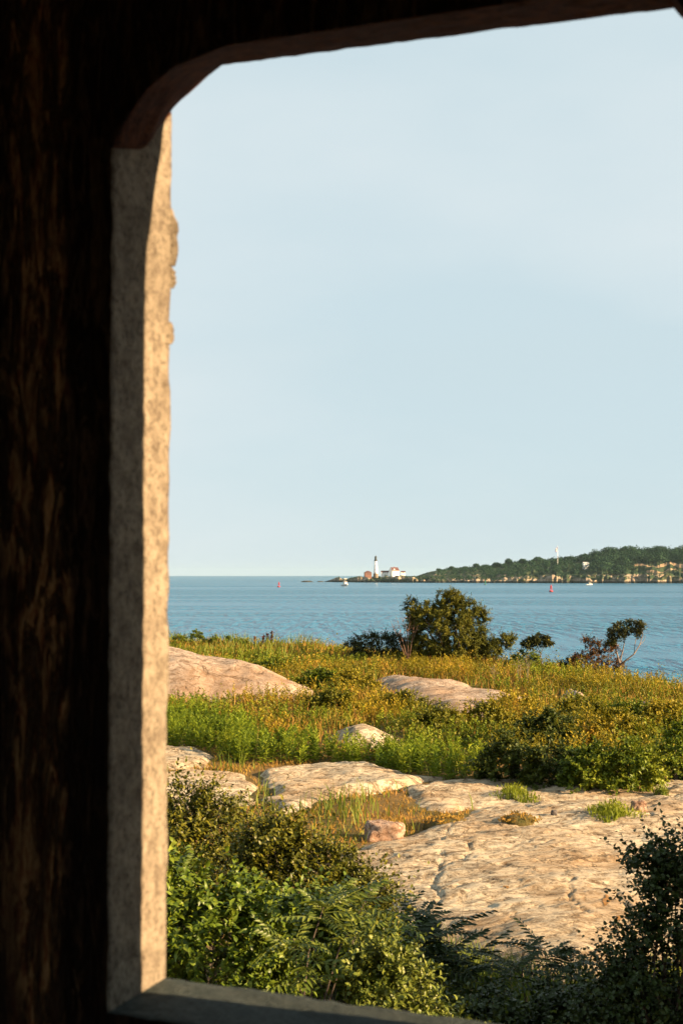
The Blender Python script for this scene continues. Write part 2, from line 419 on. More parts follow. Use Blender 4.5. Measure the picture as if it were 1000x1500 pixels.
rock('rock_outcrop', gp([(450, 1268), (505, 1244), (560, 1232), (600, 1226), (645, 1204), (700, 1186), (760, 1178), (840, 1172), (905, 1174), (945, 1166), (985, 1146), (1060, 1130), (1200, 1180), (1200, 1300),
                         (1060, 1400), (960, 1440), (880, 1450), (800, 1440), (740, 1438), (680, 1405), (600, 1372), (520, 1330)]), 0.36, 3.2, 0.042,
     M['rock'], 'great sunlit granite slab filling the lower right, streaked and cracked', 0.28, 0.06, seed=30, fold=0.03, step_=0.022,
     cracks=[(g((662, 1216), (652, 1250), (650, 1290), (640, 1320), (628, 1345)), 0.06, 0.08),
             (g((650, 1292), (690, 1280), (740, 1276), (810, 1262)), 0.05, 0.08),
             (g((822, 1280), (833, 1288)), 0.10, 0.22), (g((690, 1262), (685, 1280)), 0.07, 0.12),
             (g((845, 1320), (838, 1345), (850, 1370), (872, 1392)), 0.05, 0.08),
             (g((895, 1330), (905, 1342), (925, 1360)), 0.06, 0.12),
             (g((905, 1190), (930, 1210), (960, 1225)), 0.07, 0.12), (g((640, 1208), (690, 1196), (760, 1196)), 0.07, 0.10),
             (g((560, 1275), (580, 1272)), 0.07, 0.10), (g((700, 1385), (760, 1360), (820, 1352)), 0.05, 0.06),
             (g((760, 1200), (900, 1206), (990, 1180)), 0.06, 0.10), (g((620, 1330), (700, 1318), (780, 1330)), 0.05, 0.07)])
BIG = ROCKS[-1]

def boulder(px, py, w_px, h_px, label, squash=0.7, seed=1, material=None, name='boulder'):
    c = ground(px, py); s = c[1] / F
    a, b, hh = w_px * s / 2, w_px * s / 2 * squash, h_px * s
    bm = bmesh.new(); bmesh.ops.create_icosphere(bm, subdivisions=4, radius=1)
    for v in bm.verts:
        p = v.co.copy()
        n_ = float(fbm(p.x * 1.4 + seed * 7, p.y * 1.4 + p.z * 1.1 + seed, 4))
        k = 1 + 0.28 * n_
        p = Vector((max(-0.82, min(0.85, p.x)), max(-0.8, min(0.8, p.y)), max(-0.6, min(0.72, p.z)))) * k
        v.co = (p.x * a * 1.15, p.y * b * 1.15, p.z * hh * 1.1 + hh * 0.25)
    me = bpy.data.meshes.new(name); bm.to_mesh(me); bm.free()
    lift = 0.35 if poly_dist(c[0], c[1], BIG) > 1.0 else 0.05
    o = link(name, me, material or M['boulder'], smooth=True); o.location = (c[0], c[1], c[2] + lift)
    return tag(o, label, 'boulder', 'loose boulders')
boulder(562, 1230, 58, 21, 'pinkish boulder sunk in dry grass at the great slab’s upper left corner', 0.8, 2)
boulder(811, 1221, 9, 6, 'small dark stone lying alone on top of the great slab', 0.9, 5, plain('dark_stone', (0.06, 0.05, 0.045)))
boulder(935, 1214, 22, 12, 'grey stone beside the weed patch on the great slab', 0.8, 8)
boulder(898, 1160, 14, 10, 'brown stone at the foot of the shrub bank', 0.8, 11, plain('brown_stone', (0.16, 0.10, 0.06)))

# rusty lichen crust on the great slab, a skin following its surface
def lichen(parent, cx, cy, w_, h_):
    c = ground(cx, cy); me0 = parent.data; n0 = len(me0.vertices); co = np.empty(n0 * 3, np.float32); me0.vertices.foreach_get('co', co); co = co.reshape(-1, 3)
    px, py = project(co[:, 0], co[:, 1], co[:, 2])
    wob_ = 0.55 * fbm(px * 0.09, py * 0.12, 4)
    ins = (((px - cx) / (w_ / 2)) ** 2 + ((py - cy) / (h_ / 2)) ** 2 < 1 + wob_ * 2)
    fi = np.empty(len(me0.polygons) * 4, np.int32); me0.polygons.foreach_get('vertices', fi); fi = fi.reshape(-1, 4)
    fk = fi[ins[fi].all(1)]
    if not len(fk): return
    us = np.unique(fk); mp_ = np.full(n0, -1); mp_[us] = np.arange(len(us))
    return link('lichen_patch', mesh_np('lichen_patch', co[us] + np.array((0, 0, 0.008)), mp_[fk]), M['lichen'], parent, True)
M['lichen'] = plain('orange_lichen', (0.21, 0.105, 0.03), 0.95, 0.5, 18)
SLAB = [o_ for o_ in COL.objects if 'great sunlit granite' in str(o_.get('label', ''))][0]
lichen(SLAB, 886, 1320, 15, 24); lichen(SLAB, 905, 1345, 16, 10); lichen(SLAB, 740, 1300, 14, 6)
# ------------------------------------------------------------------ bunker
AW = R(25); DJ = 2.6; T = 0.0755 * DJ
nv = np.array((math.sin(AW), math.cos(AW), 0)); wv = np.array((math.cos(AW), -math.sin(AW), 0)); zv = np.array((0, 0, 1.0))
C0 = np.array((0, 0, CAMZ)); L0 = C0 + DJ * np.array((-0.119, 1, 0))
def unpl(px, py, dep):
    """pixel -> (s, z) in the plane at depth dep outward from the wall's inner face"""
    r = np.array(ray(px, py)); Lp = L0 - nv * (T - dep)
    t = nv @ (Lp - C0) / (nv @ r); p = C0 + r * t
    return np.array(((p - L0) @ wv, p[2]))
def bw(s, z, dep): return L0 + wv * s + zv * (z - CAMZ) - nv * (T - dep)
W_OUT = float(unpl(1090, 110, T)[0])
zs_out = unpl(243, 1432, T)[1]; zs_in = unpl(157, 1484, 0)[1]
outer = [unpl(243, 1432, T), unpl(251.5, 166, T), unpl(252.5, 157, T), unpl(272, 141, T), unpl(288, 127, T), unpl(307, 110, T), unpl(326, 95, T)]
ztop_o = outer[-1][1]
outer += [unpl(986, 12, T), unpl(1090, 100, T), np.array((W_OUT, zs_out))]
inner = [unpl(157, 1484, 0), unpl(163.5, 217, 0), unpl(164.5, 213, 0), unpl(183, 176, 0), unpl(214, 130, 0), unpl(256, 96, 0), unpl(332, 66, 0)]
ztop_i = inner[-1][1]
inner += [unpl(968, -30, 0), np.array((W_OUT, unpl(1090, 90, 0)[1])), np.array((W_OUT, zs_in))]
mid = [0.5 * (a + b) for a, b in zip(inner, outer)]
mid[1] = unpl(206, 219, T * 0.5); mid[2] = unpl(215, 214, T * 0.5); mid[3] = 0.5 * (mid[3] + unpl(229, 190, T * 0.5))
KEYS = {0: 70, 1: 2, 2: 5, 3: 5, 4: 5, 5: 5, 6: 60, 7: 8, 8: 70, 9: 60}
def seg_pts(prof, k):
    a = prof[k]; b = prof[(k + 1) % len(prof)]; n = KEYS[k]
    return [a + (b - a) * i / n for i in range(n + 1)]
SMIN, SMAX, ZF, ZC = -2.4, 2.6, 9.35, 12.75
def strip_part(name, segs, bound, material_idx, parent, mats, amp=0.004):
    """bunker block round one side of the opening: inner face, reveal, outer face"""
    rings = []
    nd = 12
    pin, pmid, pout = [], [], []
    for k in segs:
        a, b, c = seg_pts(inner, k), seg_pts(mid, k), seg_pts(outer, k)
        if pin: a, b, c = a[1:], b[1:], c[1:]
        pin += a; pmid += b; pout += c
    n = len(pin)
    arc = np.linspace(0, 1, n)
    B = np.array([bound(t_) for t_ in arc])
    V = []
    rows = []
    # inner face rows from boundary to opening
    steps_f = [1, 0.75, 0.5, 0.3, 0.16, 0.07, 0.02]
    for f in steps_f: rows.append([(p[0] * (1 - f) + b[0] * f, p[1] * (1 - f) + b[1] * f, 0.0) for p, b in zip(pin, B)])
    for j in range(nd + 1):
        d = j / nd
        if d <= 0.5: row = [a + (b - a) * (d / 0.5) for a, b in zip(pin, pmid)]
        else: row = [a + (b - a) * ((d - 0.5) / 0.5) for a, b in zip(pmid, pout)]
        rows.append([(p[0], p[1], T * d) for p in row])
    n_rev0 = len(steps_f); n_rev1 = len(rows) - 1
    for f in steps_f[::-1]: rows.append([(p[0] * (1 - f) + b[0] * f, p[1] * (1 - f) + b[1] * f, T) for p, b in zip(pout, B)])
    A = np.array(rows)                       # rows, n, 3
    s_, z_, d_ = A[..., 0], A[..., 1], A[..., 2]
    dn = amp * fbm(z_ * 9 + 3, d_ * 30 + s_ * 9, 4) + amp * 0.8 * fbm(z_ * 45, d_ * 60 + s_ * 45, 2)
    lock = np.ones_like(dn); lock[0] = 0; lock[-1] = 0; lock[:, 0] = 0; lock[:, -1] = 0
    dn = dn * lock
    P = L0 + s_[..., None] * wv + (z_[..., None] - CAMZ) * zv - (T - d_)[..., None] * nv
    P = P + dn[..., None] * (wv * 0.9 + nv * 0.3 + zv * 0.5)
    R_, N_ = s_.shape; idx = np.arange(R_ * N_).reshape(R_, N_)
    q = np.stack([idx[:-1, :-1], idx[:-1, 1:], idx[1:, 1:], idx[1:, :-1]], -1)
    faces = q.reshape(-1, 4)
    # close the back along the boundary
    back = np.stack([idx[0, 1:], idx[0, :-1], idx[-1, :-1], idx[-1, 1:]], -1)
    faces = np.concatenate([faces, back])
    me = mesh_np(name, P.reshape(-1, 3), faces)
    for m_ in mats: me.materials.append(m_)
    mi = np.zeros(len(faces), np.int32)
    qi = np.repeat(np.arange(R_ - 1), N_ - 1)
    mi[:len(qi)] = np.where((qi >= n_rev0) & (qi < n_rev1), 1, np.where(qi >= n_rev1, 2, 0))
    me.polygons.foreach_set('material_index', mi)
    o = link(name, me, None, parent, smooth=True)
    return o

def concrete(name, c1, c2, dark, bump=0.6, band=None):
    m = NT(name); v = m.coord()
    n1 = m.noise(v, 26, 6, 0.72); n2 = m.noise(v, 85, 6, 0.8); n3 = m.noise(v, 2.0, 4)
    c = m.mix(m.ramp(n1, [(0.38, 0.0), (0.60, 1.0)]), c1, c2)
    c = m.mix(m.ramp(n2, [(0.50, 0.0), (0.62, 0.8)]), c, dark)
    c = m.mix(m.ramp(n2, [(0.30, 0.6), (0.40, 0.0)]), c, tuple(min(1, x * 1.5) for x in c2))
    c = m.mix(m.math('MULTIPLY', m.ramp(n3, [(0.45, 0.0), (0.62, 1.0)]), 0.35), c, tuple(x * 0.6 for x in c1))
    h = m.math('ADD', n1, m.math('MULTIPLY', n2, 0.7))
    return m.done(m.principled(c, 0.9, m.bump(h, bump, 0.02), 0.15))
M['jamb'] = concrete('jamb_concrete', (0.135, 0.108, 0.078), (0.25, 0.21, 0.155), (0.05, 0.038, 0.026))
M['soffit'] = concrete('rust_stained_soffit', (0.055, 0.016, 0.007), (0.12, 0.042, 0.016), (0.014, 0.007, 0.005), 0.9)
M['sill'] = concrete('sill_concrete', (0.032, 0.043, 0.040), (0.058, 0.068, 0.062), (0.014, 0.018, 0.016))  # shade and reflected sky put into the dark teal sill colour
M['outer_wall'] = concrete('outer_concrete', (0.30, 0.27, 0.23), (0.42, 0.38, 0.32), (0.12, 0.10, 0.08))
def inner_paint():
    m = NT('dark_peeling_paint'); c0 = m.n('ShaderNodeTexCoord')
    # along-wall coordinate
    dp = m.n('ShaderNodeVectorMath', operation='DOT_PRODUCT'); dp.inputs[1].default_value = tuple(wv); m.l(c0.outputs['Object'], dp.inputs[0])
    s = m.math('SUBTRACT', dp.outputs['Value'], float(L0 @ wv))
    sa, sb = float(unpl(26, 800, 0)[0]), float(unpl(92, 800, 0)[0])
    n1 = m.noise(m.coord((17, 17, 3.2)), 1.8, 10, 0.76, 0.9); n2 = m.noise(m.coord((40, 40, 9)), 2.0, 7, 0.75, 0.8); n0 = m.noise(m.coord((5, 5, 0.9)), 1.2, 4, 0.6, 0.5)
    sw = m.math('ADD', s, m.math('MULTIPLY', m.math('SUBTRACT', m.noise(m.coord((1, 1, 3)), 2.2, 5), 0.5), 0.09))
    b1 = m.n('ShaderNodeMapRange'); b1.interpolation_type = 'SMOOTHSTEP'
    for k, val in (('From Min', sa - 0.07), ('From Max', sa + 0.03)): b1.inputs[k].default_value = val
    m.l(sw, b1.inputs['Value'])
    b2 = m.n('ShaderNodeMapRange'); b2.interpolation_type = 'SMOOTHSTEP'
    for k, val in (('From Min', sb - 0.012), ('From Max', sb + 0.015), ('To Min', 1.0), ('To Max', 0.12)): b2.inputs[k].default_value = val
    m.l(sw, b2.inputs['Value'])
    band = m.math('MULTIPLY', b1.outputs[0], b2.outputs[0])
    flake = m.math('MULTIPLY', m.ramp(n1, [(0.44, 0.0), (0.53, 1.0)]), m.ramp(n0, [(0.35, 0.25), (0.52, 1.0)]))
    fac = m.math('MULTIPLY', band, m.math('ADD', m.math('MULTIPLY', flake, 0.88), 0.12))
    dark_coat = m.mix(m.ramp(n2, [(0.5, 0.0), (0.72, 1.0)]), (0.014, 0.008, 0.006), (0.05, 0.022, 0.012))  # near-black ground colour; pale flakes show mainly in one vertical band
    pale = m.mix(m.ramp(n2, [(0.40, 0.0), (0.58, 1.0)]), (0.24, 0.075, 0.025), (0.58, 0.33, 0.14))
    col = m.mix(fac, dark_coat, pale)
    return m.done(m.principled(col, 0.85, m.bump(m.math('ADD', m.math('MULTIPLY', flake, 0.6), m.math('MULTIPLY', n2, 0.5)), 1.0, 0.02), 0.15))
M['inner_paint'] = inner_paint()
M['room'] = concrete('interior_concrete', (0.40, 0.32, 0.24), (0.55, 0.45, 0.35), (0.20, 0.15, 0.11))

bunker = empty('concrete_bunker', (float(L0[0]), float(L0[1]), 6.2), 'dark old concrete bunker interior framing the view through its rusty window opening', 'bunker')
inv = Matrix.Translation(-Vector(bunker.location))
def adopt(o): o.parent = bunker; o.matrix_parent_inverse = inv; return o
def lerp_path(pts):
    pts = [np.array(p, float) for p in pts]; L = [0]
    for a, b in zip(pts[:-1], pts[1:]): L.append(L[-1] + np.linalg.norm(b - a))
    L = np.array(L) / L[-1]
    return lambda t_: np.array([np.interp(t_, L, [p[0] for p in pts]), np.interp(t_, L, [p[1] for p in pts])])
zk1 = inner[1][1]
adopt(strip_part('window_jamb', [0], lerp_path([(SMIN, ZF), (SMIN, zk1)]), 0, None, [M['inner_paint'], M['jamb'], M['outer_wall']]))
M['black_paint'] = plain('dark_ceiling_paint', (0.022, 0.014, 0.011), 0.9)
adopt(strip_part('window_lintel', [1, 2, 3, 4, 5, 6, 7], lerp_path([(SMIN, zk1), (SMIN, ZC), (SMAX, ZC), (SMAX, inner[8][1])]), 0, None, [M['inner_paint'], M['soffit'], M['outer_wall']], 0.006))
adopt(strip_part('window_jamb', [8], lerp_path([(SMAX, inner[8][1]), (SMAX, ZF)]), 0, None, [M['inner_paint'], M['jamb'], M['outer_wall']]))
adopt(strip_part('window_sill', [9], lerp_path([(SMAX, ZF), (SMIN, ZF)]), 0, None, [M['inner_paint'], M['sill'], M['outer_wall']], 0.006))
# curled flakes of plaster at the outer edge of the left jamb
def flake(x0, x1, y0, y1, seed):
    rr_ = np.random.default_rng(seed); n = 9
    zt = unpl(251, y0, T)[1]; zb = unpl(251, y1, T)[1]
    s_edge = np.interp(y0, [166, 1432], [outer[1][0], outer[0][0]])
    ds = (x1 - x0) / F * DJ / math.cos(AW) * 0.8
    V = []; Fc = []
    for i in range(n):
        t_ = i / (n - 1); z = zt + (zb - zt) * t_
        k = min(1.0, 0.25 + 2.2 * t_) * (1.0 if t_ < 0.9 else 0.55) * (0.7 + 0.45 * rr_.random())
        th = 0.006
        for dep, so in ((T - 0.030, -0.004), (T - 0.006, 0.15 * ds), (T + 0.004 * k, ds * k)):
            V.append(bw(s_edge + so, z, dep)); V.append(bw(s_edge + so - th, z, dep + 0.002))
    for i in range(n - 1):
        a = i * 6; b = a + 6
        Fc += [(a, a + 2, b + 2, b), (a + 2, a + 4, b + 4, b + 2), (a + 1, b + 1, b + 3, a + 3), (a + 3, b + 3, b + 5, a + 5), (a + 4, a + 5, b + 5, b + 4), (a, b, b + 1, a + 1)]
    e = (n - 1) * 6
    Fc += [(0, 1, 3, 2), (2, 3, 5, 4), (e, e + 2, e + 3, e + 1), (e + 2, e + 4, e + 5, e + 3)]
    o = link('plaster_flake', mesh_py('plaster_flake', V, Fc), M['jamb']); adopt(o)
flake(250, 264, 306, 390, 3); flake(250, 259.5, 391, 422, 4); flake(249, 256, 472, 504, 5); 
# room behind the camera
def slab(name, s0, s1, d0, d1, z0, z1, material):
    V = [bw(s, z, d) for z in (z0, z1) for d in (d0, d1) for s in (s0, s1)]
    return adopt(link(name, mesh_py(name, V, [(0, 1, 3, 2), (4, 6, 7, 5), (0, 4, 5, 1), (2, 3, 7, 6), (0, 2, 6, 4), (1, 5, 7, 3)]), material))
DB = -3.6
slab('floor', SMIN - 0.3, SMAX + 0.3, DB, T, ZF - 0.35, ZF - 0.003, M['room'])
slab('ceiling', SMIN - 0.3, SMAX + 0.3, DB, T, ZC + 0.003, ZC + 0.4, M['room'])
slab('side_wall', SMIN - 0.3, SMIN - 0.003, DB, T, ZF, ZC, M['room'])
slab('side_wall', SMAX + 0.003, SMAX + 0.3, DB, T, ZF, ZC, M['room'])
D0, D1, DZ = -2.0, 0.6, ZF + 2.5     # unseen doorway added behind the viewer to light the inner wall
slab('back_wall', SMIN - 0.3, D0, DB - 0.3, DB - 0.003, ZF - 0.35, ZC + 0.4, M['room'])
slab('back_wall', D1, SMAX + 0.3, DB - 0.3, DB - 0.003, ZF - 0.35, ZC + 0.4, M['room'])
slab('back_wall', D0 + 0.002, D1 - 0.002, DB - 0.3, DB - 0.003, DZ, ZC + 0.4, M['room'])
slab('foundation_wall', SMIN - 0.3, SMAX + 0.3, DB - 0.3, T - 0.004, 5.6, ZF - 0.353, M['outer_wall'])

# ------------------------------------------------------------------ plant building
def unit(v): return v / (np.linalg.norm(v, axis=-1, keepdims=True) + 1e-9)
def leaves_mesh(P, D, N, L, W, detail=0, droop=0.15):
    """one leaf per row: base P, direction D, rough normal N, length L, width W"""
    D = unit(D); S = unit(np.cross(D, N)); U = np.cross(S, D)
    L = np.asarray(L)[:, None]; W = np.asarray(W)[:, None]; n = len(P)
    if detail == 0:
        m_ = P + D * L * 0.45
        V = np.stack([P, m_ - S * W / 2 + U * W * 0.18, P + D * L - U * L * droop, m_ + S * W / 2 + U * W * 0.18], 1)
        b = (np.arange(n) * 4)[:, None]
        Fc = np.concatenate([b + np.array([[0, 2, 1]]), b + np.array([[0, 3, 2]])], 0)
        return V.reshape(-1, 3), Fc
    c1 = P + D * L * 0.33 + U * L * 0.02; c2 = P + D * L * 0.68 - U * L * droop * 0.4; tip = P + D * L - U * L * droop
    f = W * 0.16
    V = np.stack([P, c1 - S * W * 0.5 + U * f, c1, c1 + S * W * 0.5 + U * f, c2 - S * W * 0.40 + U * f, c2, c2 + S * W * 0.40 + U * f, tip], 1)
    b = (np.arange(n) * 8)[:, None]
    tr = [(0, 2, 1), (0, 3, 2), (1, 2, 5), (1, 5, 4), (2, 3, 6), (2, 6, 5), (4, 5, 7), (5, 6, 7)]
    return V.reshape(-1, 3), np.concatenate([b + np.array([t_]) for t_ in tr], 0)
def blades(P, H, W, lean, rng, seg=2):
    n = len(P); a = rng.uniform(0, 2 * np.pi, n); S = np.stack([np.cos(a), np.sin(a), 0 * a], -1)
    b = rng.uniform(0, 2 * np.pi, n); Ld = np.stack([np.cos(b), np.sin(b), 0 * b], -1) * (lean * rng.uniform(0.2, 1, n))[:, None]
    H = H[:, None]; W = W[:, None]; up = np.array((0, 0, 1.0))
    m_ = P + up * H * 0.55 + Ld * H * 0.3; t_ = P + up * H * 0.95 + Ld * H
    V = np.stack([P - S * W / 2, P + S * W / 2, m_ - S * W * 0.4, m_ + S * W * 0.4, t_], 1).reshape(-1, 3)
    o_ = (np.arange(n) * 5)[:, None]
    return V, np.concatenate([o_ + np.array([f]) for f in ((0, 1, 3), (0, 3, 2), (2, 3, 4))], 0)
def join(parts):
    V = []; Fc = []; o_ = 0
    for v, f in parts: V.append(v); Fc.append(f + o_); o_ += len(v)
    return np.concatenate(V), np.concatenate(Fc)
def rand_dir(n, rng): return unit(rng.normal(size=(n, 3)))

def clump_leaves(C, rad, per, rng, L, W, up=0.35, outward=0.8, shell=0.55, detail=0, droop=0.15, flat=1.0):
    """leaves round every clump centre, growing outward on short twigs"""
    n = len(C) * per
    c = np.repeat(C, per, 0); r = np.repeat(rad, per)
    d = rand_dir(n, rng); d[:, 2] *= flat; d[:, 2] += 0.1
    rr_ = r * (shell + (1 - shell) * rng.random(n)) * rng.uniform(0.55, 1.1, n)
    P = c + d * rr_[:, None]
    D = unit(d * outward + rng.normal(size=(n, 3)) * 0.55 + np.array((0, 0, up)))
    N = unit(np.array((0, 0, 1.0)) + rng.normal(size=(n, 3)) * 0.6)
    return P, D, N, L * rng.uniform(0.6, 1.3, n), W * rng.uniform(0.7, 1.25, n)

def sprig_leaves(C, rad, nsp, per, rng, L, W, up=0.5, detail=0, outc=None, spread=1.0):
    """leafy twigs: every clump centre sends out nsp twigs with leaves set alternately along them"""
    m_ = len(C) * nsp
    c = np.repeat(C, nsp, 0); r = np.repeat(rad, nsp)
    d = rand_dir(m_, rng)
    if outc is not None: d = d + 0.7 * unit(c - outc)
    d = unit(d + np.array((0, 0, up)))
    ln = r * rng.uniform(0.9, 2.0, m_)
    t_ = np.tile(np.linspace(0.12, 1.0, per), m_); D0 = np.repeat(d, per, 0); ln_ = np.repeat(ln, per)
    base = np.repeat(c + rng.normal(size=(m_, 3)) * (r * 0.3)[:, None], per, 0)
    bend = np.repeat(rng.normal(size=(m_, 3)) * 0.25 + np.array((0, 0, -0.12)), per, 0)
    P = base + D0 * (ln_ * t_)[:, None] + bend * (ln_ * t_ ** 2)[:, None]
    ph = np.tile(np.arange(per) * 2.4, m_) + np.repeat(rng.uniform(0, 6.28, m_), per)
    U = unit(np.cross(D0, np.array((0.3, 0.2, 1.0)))); V2 = np.cross(D0, U)
    side = U * np.cos(ph)[:, None] + V2 * np.sin(ph)[:, None]
    D = unit(side * spread * (1.1 - 0.5 * t_)[:, None] + D0 * 0.75 + rng.normal(size=P.shape) * 0.22)
    N = unit(D0 * 0.8 + np.array((0, 0, 0.7)) + rng.normal(size=P.shape) * 0.35)
    k = len(P)
    return P, D, N, L * rng.uniform(0.65, 1.2, k) * (1.1 - 0.4 * t_), W * rng.uniform(0.75, 1.2, k)

def vol_from_outline(poly, Y, n, rng, kd=1.2, maxd=1e9):
    P = np.array(poly, float); out = []
    while sum(len(o_) for o_ in out) < n:
        x = rng.uniform(P[:, 0].min(), P[:, 0].max(), n * 4); y = rng.uniform(P[:, 1].min(), P[:, 1].max(), n * 4)
        d = poly_dist(x, y, P); k = d > 0
        x, y, d = x[k], y[k], d[k]
        half = np.minimum(d * kd, maxd) / F * Y
        Yo = Y + rng.uniform(-1, 1, len(x)) * half
        r0 = (x - 500) / F
        ca, sa = math.cos(PITCH), math.sin(PITCH); yc = (750 - y) / F
        t_ = Yo / (ca - yc * sa)
        out.append(np.stack([r0 * t_, Yo, CAMZ + (sa + yc * ca) * t_], -1))
    return np.concatenate(out)[:n]

def branches(base, targets, r0, rng, bow=0.25, n=5):
    mb = MB(); base = np.array(base, float)
    for tg in targets:
        L_ = np.linalg.norm(tg - base)
        b0 = base + np.array((rng.normal() * 0.06, rng.normal() * 0.06, 0)) * L_
        m1 = b0 * 0.6 + tg * 0.4 + np.array((rng.normal() * 0.07, rng.normal() * 0.07, 0.10 * bow * 4)) * L_ * 0.6
        m2 = b0 * 0.25 + tg * 0.75 + np.array((rng.normal() * 0.06, rng.normal() * 0.06, 0.05)) * L_ * 0.6
        mb.tube([b0, m1, m2, tg], [r0, r0 * 0.7, r0 * 0.45, r0 * 0.18], n)
    return mb
M['bark'] = plain('grey_brown_bark', (0.085, 0.065, 0.048), 0.9, 0.3, 12)
M['bark_pale'] = plain('pale_bare_bark', (0.17, 0.13, 0.10), 0.9, 0.2, 12)

def shrub(name, label, cat, poly, Y, mat_, rng_seed, nclump, crad, per, L, W, base_px=None, group=None, detail=0, up=0.35, kd=1.2, maxd=1e9,
          droop=0.15, nbranch=24, brad=0.02, outward=0.8, flat=1.0, bark='bark', shell=0.5, leaf_parts=0, to_ground=True, sprig=11):
    rng = np.random.default_rng(rng_seed)
    C = vol_from_outline(poly, Y, nclump, rng, kd, maxd)
    P = np.array(poly, float)
    bx = base_px if base_px else (P[:, 0].mean(), P[:, 1].max())
    b = at(bx[0], bx[1], Y)
    if to_ground: b[2] = float(terrain(b[0], b[1])) - 0.05
    root = empty(name, b, label, cat, group)
    rel = C - b
    rad = crad * rng.uniform(0.6, 1.35, nclump)
    if sprig: A = sprig_leaves(rel, rad, max(1, per // sprig), sprig, rng, L, W, up, detail, rel.mean(0))
    else: A = clump_leaves(rel, rad, per, rng, L, W, up, outward, shell, detail, droop, flat)
    keep = A[0][:, 2] > 0.02
    A = [a[keep] for a in A]
    if leaf_parts:
        # leaves nearest the viewer become parts of their own
        dist = np.linalg.norm(A[0] + b - C0, axis=1) - 0.25 * A[3] / L
        od = np.argsort(dist); pick = od[:leaf_parts * 3][::3]
        mask = np.zeros(len(dist), bool); mask[pick] = True
        meshes = []
        for k in range(6):
            v, f = leaves_mesh(np.zeros((1, 3)), np.array([[1.0, 0, 0]]), np.array([[0, 0, 1.0]]), [L * 1.15], [W * (0.85 + 0.07 * k)], 1, droop * (0.6 + 0.25 * k))
            me = mesh_np('leaf', v, f); me.materials.append(mat_); meshes.append(me)
        for i in pick:
            D = Vector(A[1][i]).normalized(); S_ = D.cross(Vector(A[2][i])).normalized(); U = S_.cross(D)
            lo = bpy.data.objects.new('leaf', meshes[int(i) % 6]); COL.objects.link(lo); lo.parent = root
            sc = float(A[3][i] / L)
            lo.matrix_basis = Matrix.Translation(Vector(A[0][i])) @ Matrix((D, -S_, U)).transposed().to_4x4() @ Matrix.Scale(sc, 4)
        A = [a[~mask] for a in A]
    v, f = leaves_mesh(*A, detail=detail, droop=droop)
    fo = link('foliage', mesh_np('foliage', v, f), mat_, root)
    if leaf_parts: fo['kind'] = 'stuff'
    if nbranch:
        tg = rel[rng.choice(len(rel), min(nbranch, len(rel)), False)]
        tg = tg[tg[:, 2] > 0.1]
        branches((0, 0, 0), tg, brad, rng).build('stem', M[bark], root)
    return root

# ------------------------------------------------------------------ ground vegetation (uncountable)
M['dry_grass'] = leaf_mat('dry_grass', [(0, (0.2065, 0.1210, 0.0202)), (0.4, (0.3098, 0.1914, 0.0317)), (0.7, (0.2272, 0.1109, 0.0230)), (1, (0.3718, 0.2520, 0.0518))], 0.6, 0.25)
M['green_grass'] = leaf_mat('green_grass', [(0, (0.0630, 0.0962, 0.0113)), (0.5, (0.1080, 0.1443, 0.0146)), (1, (0.1800, 0.1828, 0.0243))], 0.5, 0.3)
M['gold_weed'] = leaf_mat('gold_weed_leaf', [(0, (0.0964, 0.0868, 0.0072)), (0.4, (0.1929, 0.1633, 0.0108)), (0.75, (0.2990, 0.2246, 0.0144)), (1, (0.2894, 0.1531, 0.0216))], 0.5, 0.25, pscale=0.55, pw=0.85)
M['olive_weed'] = leaf_mat('olive_weed_leaf', [(0, (0.0583, 0.0837, 0.0073)), (0.5, (0.1400, 0.1739, 0.0105)), (1, (0.2449, 0.2576, 0.0162))], 0.5, 0.25, pscale=0.55, pw=0.85)
M['weed'] = leaf_mat('tall_weed_leaf', [(0, (0.0629, 0.1074, 0.0108)), (0.5, (0.1487, 0.2092, 0.0144)), (1, (0.2974, 0.3280, 0.0270))], 0.45, 0.3)
M['cover'] = leaf_mat('bramble_leaf', [(0, (0.0628, 0.0732, 0.0051)), (0.4, (0.1465, 0.1360, 0.0077)), (0.75, (0.2512, 0.1936, 0.0115)), (1, (0.3140, 0.1674, 0.0192))], 0.45, 0.25, patch=(0.35, (0.10, 0.11, 0.012)), pscale=0.55, pw=0.85)
M['cover_green'] = leaf_mat('shrub_leaf_green', [(0, (0.0348, 0.0629, 0.0065)), (0.5, (0.0994, 0.1373, 0.0097)), (1, (0.2087, 0.2231, 0.0162))], 0.42, 0.25)

def off_rocks(X, Y, m_=0.1):
    k = np.ones(len(X), bool)
    for P in ROCKS: k &= poly_dist(X, Y, P) + 0.25 * fbm(X * 0.9, Y * 0.9, 3) < m_
    return k
def scatter(n, y0, y1, rng, u0=-0.17, u1=0.27):
    Y = y0 + (y1 - y0) * rng.random(n); u = rng.uniform(u0, u1, n)
    k = rng.random(n) < Y / y1
    Y, u = Y[k], u[k]; X = u * Y
    return X, Y
ZG = [(150, 1062), (250, 1058), (300, 1060), (360, 1074), (430, 1096), (500, 1112), (560, 1112), (640, 1116), (722, 1120), (730, 1146), (600, 1142), (500, 1128), (400, 1122), (320, 1112), (300, 1104), (150, 1104)]
ZSHRUB = [(600, 1060), (760, 1040), (1100, 1050), (1100, 1160), (960, 1172), (830, 1165), (720, 1140), (640, 1110), (560, 1090)]
ZDRY = [(480, 1150), (560, 1142), (700, 1150), (820, 1160), (700, 1180), (640, 1205), (600, 1232), (520, 1260), (440, 1210), (430, 1175)]
ZCLUMP = [(430, 1165), (540, 1170), (560, 1195), (530, 1215), (440, 1205)]
def zone(px, py, Zn, w=6): return sstep(-w, w, poly_dist(px, py, Zn))

rng = np.random.default_rng(21)
